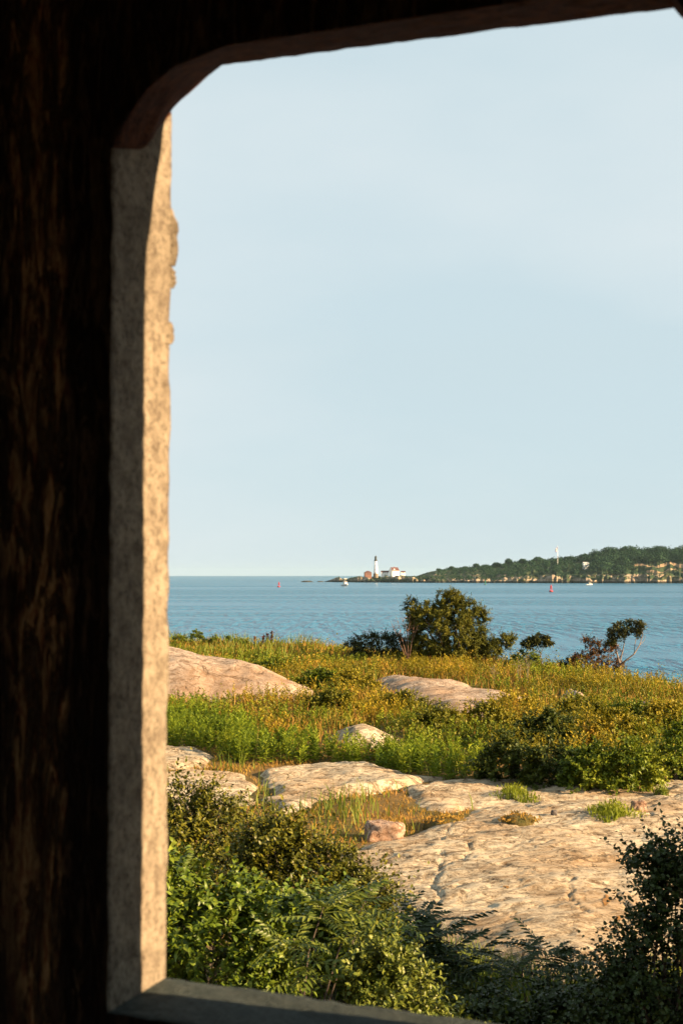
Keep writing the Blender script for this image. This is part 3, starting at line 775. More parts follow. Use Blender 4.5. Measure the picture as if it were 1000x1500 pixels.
# tall green weeds in a dense stand
X, Y = scatter(26000, 30, 50, rng)
Z = terrain(X, Y); px, py = project(X, Y, Z)
def weeds(name, material, X, Y, Z, hh, NL, ll, lw, label, rng, lo=0.12, lean_=0.10):
    n = len(X); base = np.stack([X, Y, Z - 0.05], -1); parts = []
    lean = rng.normal(size=(n, 3)) * np.array((lean_, lean_, 0)) + np.array((0, 0, 1.0))
    for j in range(NL):
        t_ = lo + (1 - lo) * j / (NL - 1)
        p = base + lean * (hh * t_)[:, None]
        a = rng.uniform(0, 2 * np.pi, n)
        D = np.stack([np.cos(a), np.sin(a), 0.3 + 1.1 * t_ + 0 * a], -1)
        parts.append(leaves_mesh(p, D, np.tile((0, 0, 1.0), (n, 1)) + rng.normal(size=(n, 3)) * 0.3, ll * (1.15 - 0.6 * t_) * rng.uniform(0.75, 1.25, n), lw * rng.uniform(0.8, 1.2, n), 0, 0.25))
    parts.append(blades(base, hh, np.full(n, 0.012), 0.05, rng))
    v, f = join(parts)
    o = link(name, mesh_np(name, v, f), material); tag(o, label, 'weeds', kind='stuff')
k = (rng.random(len(X)) < zone(px, py, ZG) * 0.33) & off_rocks(X, Y, 0.0)
X, Y, Z = X[k], Y[k], Z[k]; n = len(X)
hh = rng.uniform(0.5, 1.0, n) * (0.85 + 0.35 * fbm(X * 0.5, Y * 0.5, 2)) * np.interp(X / Y, [-0.12, 0.0, 0.1], [1.05, 0.9, 0.85])
weeds('tall_weeds', M['weed'], X, Y, Z, hh, 34, 0.17, 0.032, 'dense stand of tall bright green leafy weeds between the rock ledges', rng)
# mixed weeds over the slope, in patches of kind
X, Y = scatter(52000, 31, 70, rng, -0.15, 0.26)
Z = terrain(X, Y); px, py = project(X, Y, Z)
bare_ = (zone(px, py, ZG, 4) > 0.4) | (zone(px, py, ZDRY, 8) > 0.4) | ((py > 1092) & (px < 520))
pn = 1.5 * fbm(X * 0.16 + 61, Y * 0.26 + 61, 3); pd = fbm(X * 0.6 + 11, Y * 0.8, 2)
ok = ~bare_ & off_rocks(X, Y, -0.35)
ka = ok & (rng.random(len(X)) < 0.50 * sstep(0.0, 0.4, pn)) & (pd > -0.3)
kb = ok & ~ka & (rng.random(len(X)) < 0.55 * sstep(-0.02, -0.4, pn)) & (pd < 0.35)
ridge_h = np.where(py < 990, 0.75, 1.0)
weeds('goldenrod', M['gold_weed'], X[ka], Y[ka], Z[ka], (rng.uniform(0.3, 0.75, len(X)) * ridge_h * (1 + 0.6 * pd))[ka], 15, 0.15, 0.042, 'yellow olive goldenrod and weeds spread over the sunny slope', rng, 0.2, 0.16)
weeds('rank_weeds', M['olive_weed'], X[kb], Y[kb], Z[kb], (rng.uniform(0.3, 0.7, len(X)) * ridge_h * (1 + 0.6 * pd))[kb], 14, 0.14, 0.05, 'mid green rank weeds in patches among the yellow ones', rng, 0.2, 0.16)

def height_cap(px, py): return 1.0
# dry and green grass
def grass(name, material, n, y0, y1, dens, hfun, w, label, cat, seed, lean=0.45):
    rng = np.random.default_rng(seed)
    X, Y = scatter(n, y0, y1, rng)
    Z = terrain(X, Y); px, py = project(X, Y, Z)
    pr = dens(px, py, X, Y)
    k = (rng.random(len(X)) < pr) & off_rocks(X, Y, 0.02)
    X, Y, Z, px, py = X[k], Y[k], Z[k], px[k], py[k]
    H = hfun(px, py, X, Y) * rng.uniform(0.45, 1.15, len(X))
    v, f = blades(np.stack([X, Y, Z - 0.03], -1), H, w * rng.uniform(0.6, 1.4, len(X)) * (0.5 + Y / 60), lean, rng)
    o = link(name, mesh_np(name, v, f), material); tag(o, label, cat, kind='stuff')
def patchn(X, Y, s, off=0): return fbm(X * s + off, Y * s * 1.6 + off, 3)
def ridge_w(px, py): return sstep(1010, 985, py) if False else np.clip((1012 - py) / 25, 0, 1)
def d_dry(px, py, X, Y):
    b = 0.45 + 1.1 * patchn(X, Y, 0.3, 5)
    b = np.where(zone(px, py, ZDRY) > 0.5, 0.12, b)
    b = b * (1 - 0.85 * zone(px, py, ZG, 4)) * (1 - 0.8 * zone(px, py, ZSHRUB))
    b = b + 0.5 * (py < 1000)
    return np.clip(b, 0.02, 1) * (py < 1262)
def h_dry(px, py, X, Y): return np.where(py < 1000, 0.42, np.where(py > 1095, 0.17, 0.5)) * (1 + 0.5 * patchn(X, Y, 0.4, 9))
grass('dry_turf', M['dry_grass'], 60000, 22, 37, lambda px, py, X, Y: np.clip(zone(px, py, ZDRY, 12) + 0.9 * ((py > 1098) & (py < 1150) & (px < 620)), 0, 1) * np.clip(0.75 + 1.2 * patchn(X, Y, 0.9, 3), 0.1, 1), lambda px, py, X, Y: 0.13 * (1 + 0.8 * patchn(X, Y, 0.8, 13)), 0.018, 'short golden dry turf between the rock ledges and the great slab', 'grass', 33, 0.8)
grass('dry_grass', M['dry_grass'], 120000, 23, 71, d_dry, h_dry, 0.022, 'golden brown dry grass spread over the slope and the ridge', 'grass', 31)
def d_green(px, py, X, Y):
    b = 0.40 + 1.2 * patchn(X, Y, 0.28, 50)
    b = np.where(zone(px, py, ZCLUMP, 8) > 0.5, 1.0, b * (1 - 0.75 * zone(px, py, ZDRY)))
    return np.clip(b * (1 - 0.9 * zone(px, py, ZSHRUB)), 0.02, 1) * (py < 1250)
def h_green(px, py, X, Y):
    h = np.where(py < 1000, 0.5, 0.45) * (1 + 0.5 * patchn(X, Y, 0.4, 19))
    h = h * np.where((px < 480) & (py < 975), 1.8, 1.0)
    h = np.where(zone(px, py, ZCLUMP, 8) > 0.5, 0.55, h)
    return np.where((px > 890) & (py < 1030), h * 1.5, h)
grass('green_grass', M['green_grass'], 60000, 23, 71, d_green, h_green, 0.022, 'olive green grass and rank weeds growing among the rocks', 'grass', 41)

# low leafy bramble cover
rng = np.random.default_rng(51)
X, Y = scatter(15000, 31, 70, rng)
Z = terrain(X, Y); px, py = project(X, Y, Z)
pr = np.clip(0.34 + 1.0 * patchn(X, Y, 0.22, 80), 0.05, 1) * np.where(py < 985, 0.45, 1)
pr = np.maximum(pr, zone(px, py, ZSHRUB, 10) * 0.45)
pr = pr * (1 - zone(px, py, ZG, 4)) * (1 - zone(px, py, ZDRY, 10)) * np.where((py > 1095) & (px < 480), 0, 1)
k = (rng.random(len(X)) < pr * 0.55) & off_rocks(X, Y, -0.1)
X, Y, Z, px, py = X[k], Y[k], Z[k], px[k], py[k]
hgt = np.where(py < 985, 0.20, 0.30) * rng.uniform(0.5, 1.6, len(X)) * np.clip(1 + 1.6 * patchn(X, Y, 0.45, 33), 0.35, 2.2)
C = np.stack([X, Y, Z + hgt * 0.35], -1)
A = sprig_leaves(C, hgt * 0.8, 7, 8, rng, 0.105, 0.055, 0.9)
v, f = leaves_mesh(*A)
o = link('bramble_cover', mesh_np('bramble_cover', v, f), M['cover']); tag(o, 'low tangled olive and yellow bramble cover over the slope', 'ground cover', kind='stuff')

M['bank_dark'] = leaf_mat('dark_bank_leaf', [(0.0, (0.018, 0.030, 0.006)), (0.5, (0.045, 0.062, 0.008)), (1.0, (0.10, 0.11, 0.014))], 0.45, 0.2)
# individual low shrubs on the bank behind the great slab
bank = [((748, 1150), 85, 62, 36.0, 'dark rounded shrub at the left end of the shrub bank'),
        ((812, 1158), 80, 60, 35.2, 'dark green shrub in the shrub bank above the slab weeds'),
        ((868, 1165), 78, 66, 34.6, 'green shrub in the shrub bank above the brown stone'),
        ((925, 1168), 80, 74, 34.2, 'bright green leafy shrub near the right end of the bank'),
        ((990, 1150), 90, 84, 35.0, 'rightmost green shrub of the bank, cut by the picture edge'),
        ((800, 1100), 90, 50, 40.0, 'olive shrub in the second row above the dark bank shrubs'),
        ((895, 1095), 95, 52, 40.5, 'yellow green shrub in the second row, right half of the slope'),
        ((975, 1085), 80, 50, 41.5, 'leafy shrub in the second row at the right picture edge'),
        ((715, 1075), 70, 36, 43.0, 'low olive bramble shrub under the smooth pale slab'),
        ((640, 1078), 66, 34, 43.0, 'small yellowing shrub right of the rounded rock hump'),
        ((490, 1050), 70, 34, 46.0, 'low bramble shrub right of the granite whaleback foot'),
        ((400, 990), 60, 22, 50.0, 'leafy shrub hugging the upper right edge of the whaleback'),
        ((465, 1012), 64, 26, 50.0, 'leafy shrub just beyond the pointed right end of the whaleback'),
        ((520, 1020), 60, 30, 50.0, 'yellowish shrub between the whaleback and the smooth pale slab'),
        ((590, 1052), 76, 32, 46.0, 'olive shrub under the left end of the smooth pale slab'),
        ((845, 1062), 84, 34, 45.0, 'olive shrub under the small flat rock sliver'),
        ((760, 1052), 70, 28, 46.0, 'golden shrub under the right tip of the smooth pale slab'),
        ((925, 1066), 76, 32, 45.0, 'leafy shrub just under the narrow rock sliver at right')]
for i, ((bx, by), w_, h_, Yb, lab) in enumerate(bank):
    Yb = float(ground(bx, by)[1]) + 0.3
    poly = [(bx - w_ / 2, by), (bx - w_ * 0.52, by - h_ * 0.5), (bx - w_ * 0.25, by - h_ * 0.9), (bx + w_ * 0.05, by - h_), (bx + w_ * 0.34, by - h_ * 0.8), (bx + w_ * 0.52, by - h_ * 0.4), (bx + w_ / 2, by)]
    shrub('low_shrub', lab, 'shrub', poly, Yb, M['bank_dark'] if i in (0, 1, 5) else M['cover_green'] if i < 5 or i in (11, 12, 17) else M['gold_weed'] if i in (13, 16) else M['cover'], 60 + i, 80, 0.18, 55, 0.11, 0.065, group='shrubs on the bank', nbranch=8, brad=0.012, up=0.6)
# weeds on the slab
def weed_patch(name, label, cx, cy, w_, n, hmax, material, seed, lift=0.30):
    rng = np.random.default_rng(seed)
    c = ground(cx, cy); s = c[1] / F
    rad = w_ * s / 2
    a = rng.uniform(0, 6.28, n); lobe = 0.75 + 0.55 * perlin(1.3 * np.cos(a) + seed, 1.3 * np.sin(a) + 2) + 0.25 * np.sin(3 * a + seed); r_ = rng.random(n) ** 0.6 * rad * np.clip(lobe, 0.3, 1.3)
    P = np.stack([r_ * np.cos(a), r_ * np.sin(a) * 1.3, -0.10 + 0 * a], -1)
    H = hmax * rng.uniform(0.4, 1.1, n) * (1.1 - r_ / rad * 0.6)
    v1 = blades(P, H, np.full(n, 0.02), 0.5, rng)
    m2 = n // 2; idx = rng.integers(0, n, m2)
    v2 = leaves_mesh(P[idx] + np.stack([0 * H[idx], 0 * H[idx], H[idx] * rng.uniform(0.2, 0.9, m2)], -1), rand_dir(m2, rng) + np.array((0, 0, 0.4)), rand_dir(m2, rng) + np.array((0, 0, 1)), rng.uniform(0.05, 0.11, m2), np.full(m2, 0.035))
    root = empty(name, (c[0], c[1], c[2] + lift), label, 'weeds', 'weed patches on the slabs')
    v, f = join([v1, v2]); fo = link('foliage', mesh_np('foliage', v, f), material, root)
    mb = MB(); mb.lathe([(rad * 0.95, -0.25), (rad * 0.8, -0.07), (rad * 0.4, -0.03), (0.02, -0.02)], 14); mb.build('soil_mound', M['soil'], root, True)
weed_patch('weed_patch', 'bushy green weed patch growing in a hollow on the great slab', 896, 1222, 100, 750, 0.42, M['olive_weed'], 71, 0.34)
weed_patch('weed_patch', 'thin mat of brownish green turf on top of the great slab', 760, 1224, 60, 500, 0.08, M['dry_grass'], 72, 0.40)
weed_patch('weed_patch', 'clump of tall green weeds on the broken low rock shelf', 752, 1172, 75, 600, 0.40, M['olive_weed'], 73, 0.08)
weed_patch('weed_patch', 'strip of dry turf in the crack right of the pink boulder', 655, 1214, 80, 700, 0.10, M['dry_grass'], 74, 0.22)
weed_patch('weed_patch', 'small tuft of weeds beside the right picture edge on the slab', 968, 1172, 26, 160, 0.25, M['green_grass'], 75, 0.2)

# ------------------------------------------------------------------ shrubs and trees on the ridge
M['juniper'] = leaf_mat('juniper_spray', [(0, (0.0458, 0.0562, 0.0112)), (0.5, (0.0970, 0.1000, 0.0140)), (1, (0.1734, 0.1561, 0.0206))], 0.6, 0.15, 0.2)
M['dark_leaf'] = leaf_mat('dark_shrub_leaf', [(0.0, (0.022, 0.030, 0.010)), (0.6, (0.045, 0.050, 0.014)), (1.0, (0.085, 0.075, 0.018))], 0.5, 0.15, 0.25)
M['red_leaf'] = leaf_mat('russet_leaf', [(0.0, (0.045, 0.035, 0.012)), (0.45, (0.10, 0.055, 0.018)), (0.75, (0.13, 0.055, 0.02)), (1.0, (0.15, 0.10, 0.03))], 0.5, 0.2, 0.25, pscale=2.5)
JY = 61.0
jun = shrub('juniper_bush', 'big ragged olive juniper bush on the ridge against the sea', 'bush',
      [(606, 968), (598, 945), (602, 915), (606, 893), (630, 884), (640, 874), (658, 870), (672, 876), (690, 886), (706, 897), (715, 915), (708, 930), (712, 944), (722, 938), (742, 930), (754, 936), (738, 950), (726, 964), (700, 972)],
      JY, M['juniper'], 101, 480, 0.17, 120, 0.13, 0.04, base_px=(660, 972), up=0.8, kd=1.3, nbranch=40, brad=0.05, sprig=15)
shrub('shrub_tuft', 'dark leafy branch tuft sticking up left of the juniper top', 'shrub', [(593, 890), (592, 880), (600, 877), (608, 880), (612, 898), (616, 930), (605, 930), (602, 900)], 61.4, M['dark_leaf'], 102, 26, 0.12, 60, 0.10, 0.05, base_px=(612, 966), nbranch=8, brad=0.03)
shrub('low_shrub', 'dark low spreading shrub left of the juniper', 'shrub', [(508, 945), (530, 934), (555, 932), (575, 930), (597, 938), (603, 964), (520, 962)], 62.0, M['dark_leaf'], 103, 95, 0.18, 80, 0.11, 0.055, group='shrubs on the ridge', nbranch=10)
shrub('low_shrub', 'small round olive shrub between the juniper and the flat topped sapling', 'shrub', [(740, 976), (748, 962), (762, 955), (778, 957), (790, 968), (790, 980)], 59.5, M['cover_green'], 104, 50, 0.16, 70, 0.10, 0.05, group='shrubs on the ridge', nbranch=8)
shrub('low_shrub', 'low dark shrub at the left foot of the reddish bush', 'shrub', [(815, 982), (826, 970), (842, 966), (850, 985), (820, 988)], 57.8, M['dark_leaf'], 105, 30, 0.15, 70, 0.10, 0.05, group='shrubs on the ridge', nbranch=6)
shrub('reddish_bush', 'rust coloured bush on the ridge beside the leaning windswept tree', 'bush', [(838, 990), (838, 968), (850, 955), (856, 940), (872, 936), (888, 938), (902, 948), (906, 965), (906, 990)], 57.2, M['red_leaf'], 106, 95, 0.17, 77, 0.09, 0.045, base_px=(875, 992), nbranch=16, brad=0.02)

def tree(name, label, crown_poly, Yt, base_px, forks, mat_, seed, ncl, crad, per, L, W, bark='bark_pale', r0=0.035, group=None, flat=0.7, extra=()):
    rng = np.random.default_rng(seed)
    b = at(base_px[0], base_px[1], Yt); b[2] = float(terrain(b[0], b[1])) - 0.05
    root = empty(name, b, label, 'tree', group)
    C = vol_from_outline(crown_poly, Yt, ncl, rng, 1.4) - b
    A = clump_leaves(C, crad * rng.uniform(0.6, 1.3, ncl), per, rng, L, W, 0.2, 0.8, 0.4, 0, 0.2, flat)
    v, f = leaves_mesh(*A); link('crown', mesh_np('crown', v, f), mat_, root)
    mb = MB()
    for path, ra, rb in forks:
        pts = [at(x, y, Yt + dy) - b for x, y, dy in path]
        rs = np.linspace(ra, rb, len(pts)); mb.tube(pts, rs, 6)
    mb.build('trunk', M[bark], root)
    return root
tree('windswept_tree', 'slim windswept tree with bare forked limbs and dark flat crown', [(888, 944), (891, 926), (900, 913), (912, 912), (920, 907), (930, 911), (940, 908), (946, 916), (939, 924), (934, 934), (926, 926), (914, 932), (910, 944), (902, 934), (897, 948)], 57.0, (908, 985),
     [([(908, 988, 0), (907, 972, 0), (903, 958, 0.2), (900, 945, 0.2), (905, 930, 0.1)], 0.045, 0.015), ([(907, 974, 0), (915, 968, -0.2), (928, 958, -0.3), (936, 945, -0.2), (941, 930, 0), (938, 920, 0.1)], 0.035, 0.010),
      ([(907, 972, 0), (911, 955, 0.3), (914, 940, 0.2), (917, 922, 0.1)], 0.03, 0.010), ([(928, 958, -0.3), (929, 945, -0.1), (932, 930, 0), (930, 920, 0)], 0.018, 0.006), ([(936, 945, -0.2), (943, 938, 0), (945, 930, 0.1)], 0.012, 0.004),
      ([(911, 955, 0.3), (904, 946, 0.5), (897, 936, 0.4)], 0.014, 0.005), ([(915, 968, -0.2), (922, 966, -0.4), (930, 962, -0.5)], 0.012, 0.004)],
     M['dark_leaf'], 111, 70, 0.17, 42, 0.10, 0.05)
tree('sapling', 'thin sapling with flat palm like leafy top beside the water', [(765, 944), (768, 938), (780, 933), (790, 930), (802, 935), (807, 943), (798, 946), (785, 948), (772, 948)], 59.0, (795, 985),
     [([(796, 990, 0), (793, 972, 0), (791, 958, 0), (786, 945, 0)], 0.028, 0.012), ([(791, 957, 0), (783, 950, 0.1), (776, 942, 0.1)], 0.014, 0.005), ([(791, 957, 0), (796, 948, -0.1), (799, 940, -0.1)], 0.014, 0.005)],
     M['dark_leaf'], 112, 34, 0.13, 55, 0.15, 0.05, flat=0.5)
# bare twiggy shrub left of the juniper
def bare(name, label, base_px, Yb, tips, seed, r0=0.02, group=None, material='bark_pale'):
    rng = np.random.default_rng(seed)
    b = at(base_px[0], base_px[1], Yb); b[2] = float(terrain(b[0], b[1])) - 0.03
    root = empty(name, b, label, 'shrub', group); mb = MB()
    for (x, y) in tips:
        tgt = at(x, y, Yb + rng.normal() * 0.3) - b
        m1 = tgt * 0.45 + np.array((rng.normal() * 0.05, rng.normal() * 0.1, 0.12))
        mb.tube([(0, 0, 0), m1, tgt], [r0, r0 * 0.6, r0 * 0.2], 5)
        for j in range(5):
            s0 = m1 + (tgt - m1) * rng.uniform(0.1, 0.9); e = s0 + np.array((rng.normal() * 0.16, rng.normal() * 0.14, abs(rng.normal()) * 0.2))
            mb.tube([s0, (s0 + e) / 2 + rng.normal(size=3) * 0.02, e], [r0 * 0.4, r0 * 0.28, r0 * 0.12], 4)
    mb.build('twigs', M[material], root)
    return root
M['bark_pink'] = plain('bare_pinkish_twig', (0.17, 0.095, 0.065), 0.9, 0.2, 12)
bare('bare_shrub', 'bare pinkish twiggy shrub between the dark shrub and the juniper', (598, 962), 60.4, [(572, 910), (580, 902), (590, 905), (600, 900), (607, 908), (583, 925), (612, 915), (594, 912)], 121, 0.022, material='bark_pink')
for i, (x, y0, y1, lab) in enumerate([(722, 1012, 978, 'thin dead stem standing in grass below the juniper'), (757, 1008, 968, 'thin dead stem standing in grass below the small olive shrub'), (773, 1012, 960, 'thin dead stem standing below the flat topped sapling')]):
    gY = ground(x, y0)[1]
    bare('bare_sapling', lab, (x, y0), gY, [(x - 4, y1), (x + 5, y1 + 6), (x + 1, y1 - 4)], 130 + i, 0.012, 'dead stems in the ridge grass', 'bark_pale')
# dock spikes on the skyline at left
M['dock'] = leaf_mat('dock_seed', [(0.0, (0.07, 0.02, 0.015)), (1.0, (0.13, 0.045, 0.03))], 0.7, 0.1, 0.1)
rng = np.random.default_rng(140)
docks = [(374, 933, 'dark red seed spike on the left skyline, leftmost of four'), (386, 931, 'dark red seed spike on the left skyline, second of four'), (392, 928, 'dark red seed spike on the left skyline, third of four'), (398, 925, 'tallest dark red seed spike on the left skyline, rightmost of four')]
for x, yt, lab in docks:
    Yd = 66.0; top = at(x, yt, Yd); zg = float(terrain(top[0], Yd)); H_ = top[2] - zg
    root = empty('dock_plant', (top[0], Yd, zg), lab, 'plant', 'dock spikes on the skyline')
    MB().tube([(0, 0, -0.02), (0.01, 0, H_ * 0.5), (0, 0, H_)], [0.014, 0.011, 0.005], 5).build('stem', M['dock'], root)
    n = 130; t_ = rng.uniform(0.35, 1, n)
    P = np.stack([rng.normal(size=n) * 0.025, rng.normal(size=n) * 0.025, t_ * H_], -1)
    v, f = leaves_mesh(P, rand_dir(n, rng) + np.array((0, 0, 0.5)), rand_dir(n, rng), rng.uniform(0.05, 0.1, n), np.full(n, 0.045))
    link('seed_head', mesh_np('seed_head', v, f), M['dock'], root)
# taller leafy weeds along the left skyline
for i, (x, yb, w_, h_, lab) in enumerate([(289, 954, 22, 24, 'round leafy weed clump highest on the left skyline'), (312, 956, 20, 20, 'leafy weed clump on the left skyline right of the round one'),
                                          (262, 950, 20, 14, 'small dark weed clump on the skyline next to the window edge'), (336, 957, 22, 20, 'weed clump on the left skyline above the whaleback'), (352, 958, 20, 20, 'weed clump on the left skyline just left of the red spikes')]):
    poly = [(x - w_ / 2, yb), (x - w_ * 0.5, yb - h_ * 0.5), (x - w_ * 0.2, yb - h_ * 1.2), (x + w_ * 0.3, yb - h_ * 1.1), (x + w_ * 0.5, yb - h_ * 0.4), (x + w_ / 2, yb)]
    shrub('weed_clump', lab, 'weeds', poly, 66.5, M['cover_green'], 150 + i, 26, 0.11, 50, 0.11, 0.045, group='weed clumps on the skyline', up=0.9, nbranch=5, brad=0.01)

# ------------------------------------------------------------------ front shrubs under the window
M['front_small'] = leaf_mat('small_olive_leaf', [(0, (0.0354, 0.0416, 0.0050)), (0.5, (0.0798, 0.0832, 0.0072)), (0.85, (0.1507, 0.1386, 0.0115)), (1, (0.1773, 0.1016, 0.0180))], 0.32, 0.14, 0.4, pscale=3.5, pw=0.35)
M['front_broad'] = leaf_mat('broad_green_leaf', [(0, (0.0317, 0.0553, 0.0052)), (0.45, (0.0695, 0.1069, 0.0077)), (0.8, (0.1200, 0.1549, 0.0117)), (1, (0.1707, 0.1917, 0.0194))], 0.32, 0.14, 0.4, pscale=3.5, pw=0.35)
M['front_light'] = leaf_mat('light_green_leaf', [(0, (0.0564, 0.0774, 0.0108)), (0.5, (0.1004, 0.1232, 0.0162)), (1, (0.1568, 0.1689, 0.0270))], 0.32, 0.14, 0.4, pscale=3.5, pw=0.35)
M['shade_leaf'] = leaf_mat('shaded_leaf', [(0, (0.0125, 0.0231, 0.0060)), (0.6, (0.0250, 0.0413, 0.0084)), (1, (0.0450, 0.0605, 0.0120))], 0.32, 0.14, 0.4, pscale=3.5, pw=0.35)  # leaf colours darkened to carry the shade at the slab foot
shrub('leafy_shrub', 'fine leaved olive shrub at left edge under the rock ledge', 'shrub',
      [(190, 1172), (250, 1160), (275, 1166), (310, 1174), (335, 1188), (352, 1208), (372, 1222), (380, 1260), (370, 1330), (190, 1340)], 14.6, M['front_small'], 201, 230, 0.17, 95, 0.062, 0.026, group='shrubs under the window', detail=1, kd=0.9, maxd=110, nbranch=30, brad=0.018, leaf_parts=100, up=0.55)
shrub('leafy_shrub', 'brown tinged fine leaved shrub leaning toward the great slab', 'shrub',
      [(360, 1235), (385, 1208), (405, 1204), (432, 1226), (470, 1250), (505, 1258), (530, 1280), (550, 1300), (562, 1318), (560, 1335), (565, 1370), (540, 1400), (440, 1380), (360, 1330)], 13.4, M['front_small'], 202, 210, 0.16, 95, 0.060, 0.026, group='shrubs under the window', detail=1, kd=0.9, maxd=100, nbranch=30, brad=0.018, leaf_parts=100, up=0.55)
shrub('leafy_shrub', 'bright green drooping leaved shrub in the lower left corner', 'shrub',
      [(190, 1270), (250, 1262), (300, 1285), (350, 1305), (390, 1330), (400, 1400), (420, 1490), (400, 1560), (190, 1560)], 11.4, M['front_broad'], 203, 200, 0.16, 85, 0.085, 0.036, group='shrubs under the window', detail=1, kd=0.9, maxd=110, droop=0.35, nbranch=26, brad=0.02, leaf_parts=150, up=0.15)
shrub('leafy_shrub', 'pale green shrub beside the sill near the picture bottom', 'shrub',
      [(520, 1430), (545, 1385), (575, 1400), (610, 1425), (625, 1460), (655, 1468), (672, 1490), (690, 1560), (500, 1560)], 10.4, M['front_light'], 204, 120, 0.13, 85, 0.060, 0.024, group='shrubs under the window', detail=1, kd=0.9, maxd=90, nbranch=22, brad=0.012, leaf_parts=100, up=0.7)
shrub('leafy_shrub', 'glossy green shrub in the middle of the lower left thicket', 'shrub',
      [(385, 1330), (430, 1318), (500, 1340), (545, 1375), (565, 1410), (560, 1470), (540, 1560), (400, 1560), (380, 1430)], 12.0, M['front_broad'], 205, 150, 0.15, 85, 0.078, 0.034, group='shrubs under the window', detail=1, kd=0.9, maxd=100, droop=0.3, nbranch=24, brad=0.018, leaf_parts=100, up=0.25)

# sumac: pinnate fronds, each frond a part
def frond_mesh(material, L=0.42, n=9, ll=0.105, lw=0.026, droop=0.28, seed=0):
    rng = np.random.default_rng(seed)
    P, D, N = [], [], []; ls = []
    for i in range(n):
        t_ = 0.18 + 0.8 * i / (n - 1); x = L * t_; z = -droop * L * t_ ** 2
        for sd in (-1, 1):
            P.append((x, 0, z)); D.append((0.45 + 0.25 * t_, sd, -0.25 + rng.normal() * 0.08)); N.append((0, sd * 0.2, 1)); ls.append(ll * (1.0 - 0.5 * abs(t_ - 0.45)) * rng.uniform(0.9, 1.1))
    P.append((L * 0.98, 0, -droop * L)); D.append((1, 0, -0.5)); N.append((0, 0, 1)); ls.append(ll * 0.8)
    v, f = leaves_mesh(np.array(P, float), np.array(D, float), np.array(N, float), np.array(ls), np.full(len(ls), lw), 1, 0.18)
    mb = MB().tube([(L * t_, 0, -droop * L * t_ ** 2) for t_ in (0, 0.25, 0.5, 0.75, 1)], [0.004, 0.0035, 0.003, 0.0025, 0.0015], 4)
    me = bpy.data.meshes.new('frond')
    me.from_pydata([tuple(x) for x in v] + mb.V, [], [tuple(x) for x in f.tolist()] + [tuple(i + len(v) for i in ff) for ff in mb.F]); me.update()
    me.materials.append(material); return me
def sumac(name, label, base_px, Yb, heads, material, seed, L=0.42, group=None, bark='bark', per=10):
    rng = np.random.default_rng(seed); meshes = [frond_mesh(material, L * k, 9, 0.105 * L / 0.42, 0.026 * L / 0.42, dr, seed + i) for i, (k, dr) in enumerate(((1, .28), (0.9, .4), (1.1, .2), (0.75, .35)))]
    b = at(base_px[0], base_px[1], Yb); b[2] = float(terrain(b[0], b[1])) - 0.03
    root = empty(name, b, label, 'shrub', group); mb = MB()
    for (x, y, dy) in heads:
        h = at(x, y, Yb + dy) - b
        m1 = h * 0.5 + np.array((rng.normal() * 0.06, rng.normal() * 0.06, 0.05))
        m1 = m1 + np.array((rng.normal() * 0.10, 0, 0)); mb.tube([(rng.normal() * 0.05, rng.normal() * 0.05, 0), m1, m1 * 0.4 + h * 0.6 + rng.normal(size=3) * 0.03, h], [0.012, 0.009, 0.007, 0.005], 5)
        a0 = rng.uniform(0, 6.28)
        for j in range(per):
            a = a0 + j * 2.4 + rng.normal() * 0.25; el = rng.uniform(-0.1, 0.95); tz = rng.uniform(-0.16, 0.02)
            o = bpy.data.objects.new('frond', meshes[int(rng.integers(4))]); COL.objects.link(o); o.parent = root
            o.location = (h[0], h[1], h[2] + tz)
            o.rotation_euler = (rng.normal() * 0.25, -el, a); s = rng.uniform(0.75, 1.15); o.scale = (s, s, s)
    mb.build('stem', M[bark], root)
    return root
M['sumac'] = leaf_mat('sumac_leaf', [(0, (0.0504, 0.0729, 0.0096)), (0.5, (0.0840, 0.1115, 0.0128)), (1, (0.1344, 0.1502, 0.0240))], 0.32, 0.14, 0.4, pscale=3.5, pw=0.35)
sumac('sumac_shrub', 'sumac with feathery fronds in the middle of the lower left thicket', (470, 1560), 11.0, [(475, 1325, 0), (430, 1375, -0.3), (520, 1372, 0.1), (460, 1412, -0.5), (535, 1320, 0.4)], M['sumac'], 301, 0.42, 'sumac shrubs')
sumac('sumac_shrub', 'sumac with drooping fronds against the window edge at left', (262, 1560), 11.6, [(262, 1300, 0.2), (300, 1345, 0), (255, 1400, -0.4), (320, 1400, -0.4)], M['sumac'], 302, 0.42, 'sumac shrubs')
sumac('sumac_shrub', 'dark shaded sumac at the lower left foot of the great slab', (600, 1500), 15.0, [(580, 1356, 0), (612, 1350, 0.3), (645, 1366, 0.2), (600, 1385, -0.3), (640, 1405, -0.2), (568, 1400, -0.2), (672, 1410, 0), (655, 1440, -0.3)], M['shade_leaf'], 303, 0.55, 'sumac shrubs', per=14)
sumac('sumac_shrub', 'dark sumac seedling silhouetted before the sunlit slab bottom', (800, 1540), 12.6, [(765, 1394, 0), (798, 1398, 0.2), (835, 1400, 0), (750, 1412, -0.2), (850, 1420, -0.3), (805, 1432, -0.4)], M['shade_leaf'], 304, 0.40, 'sumac shrubs')
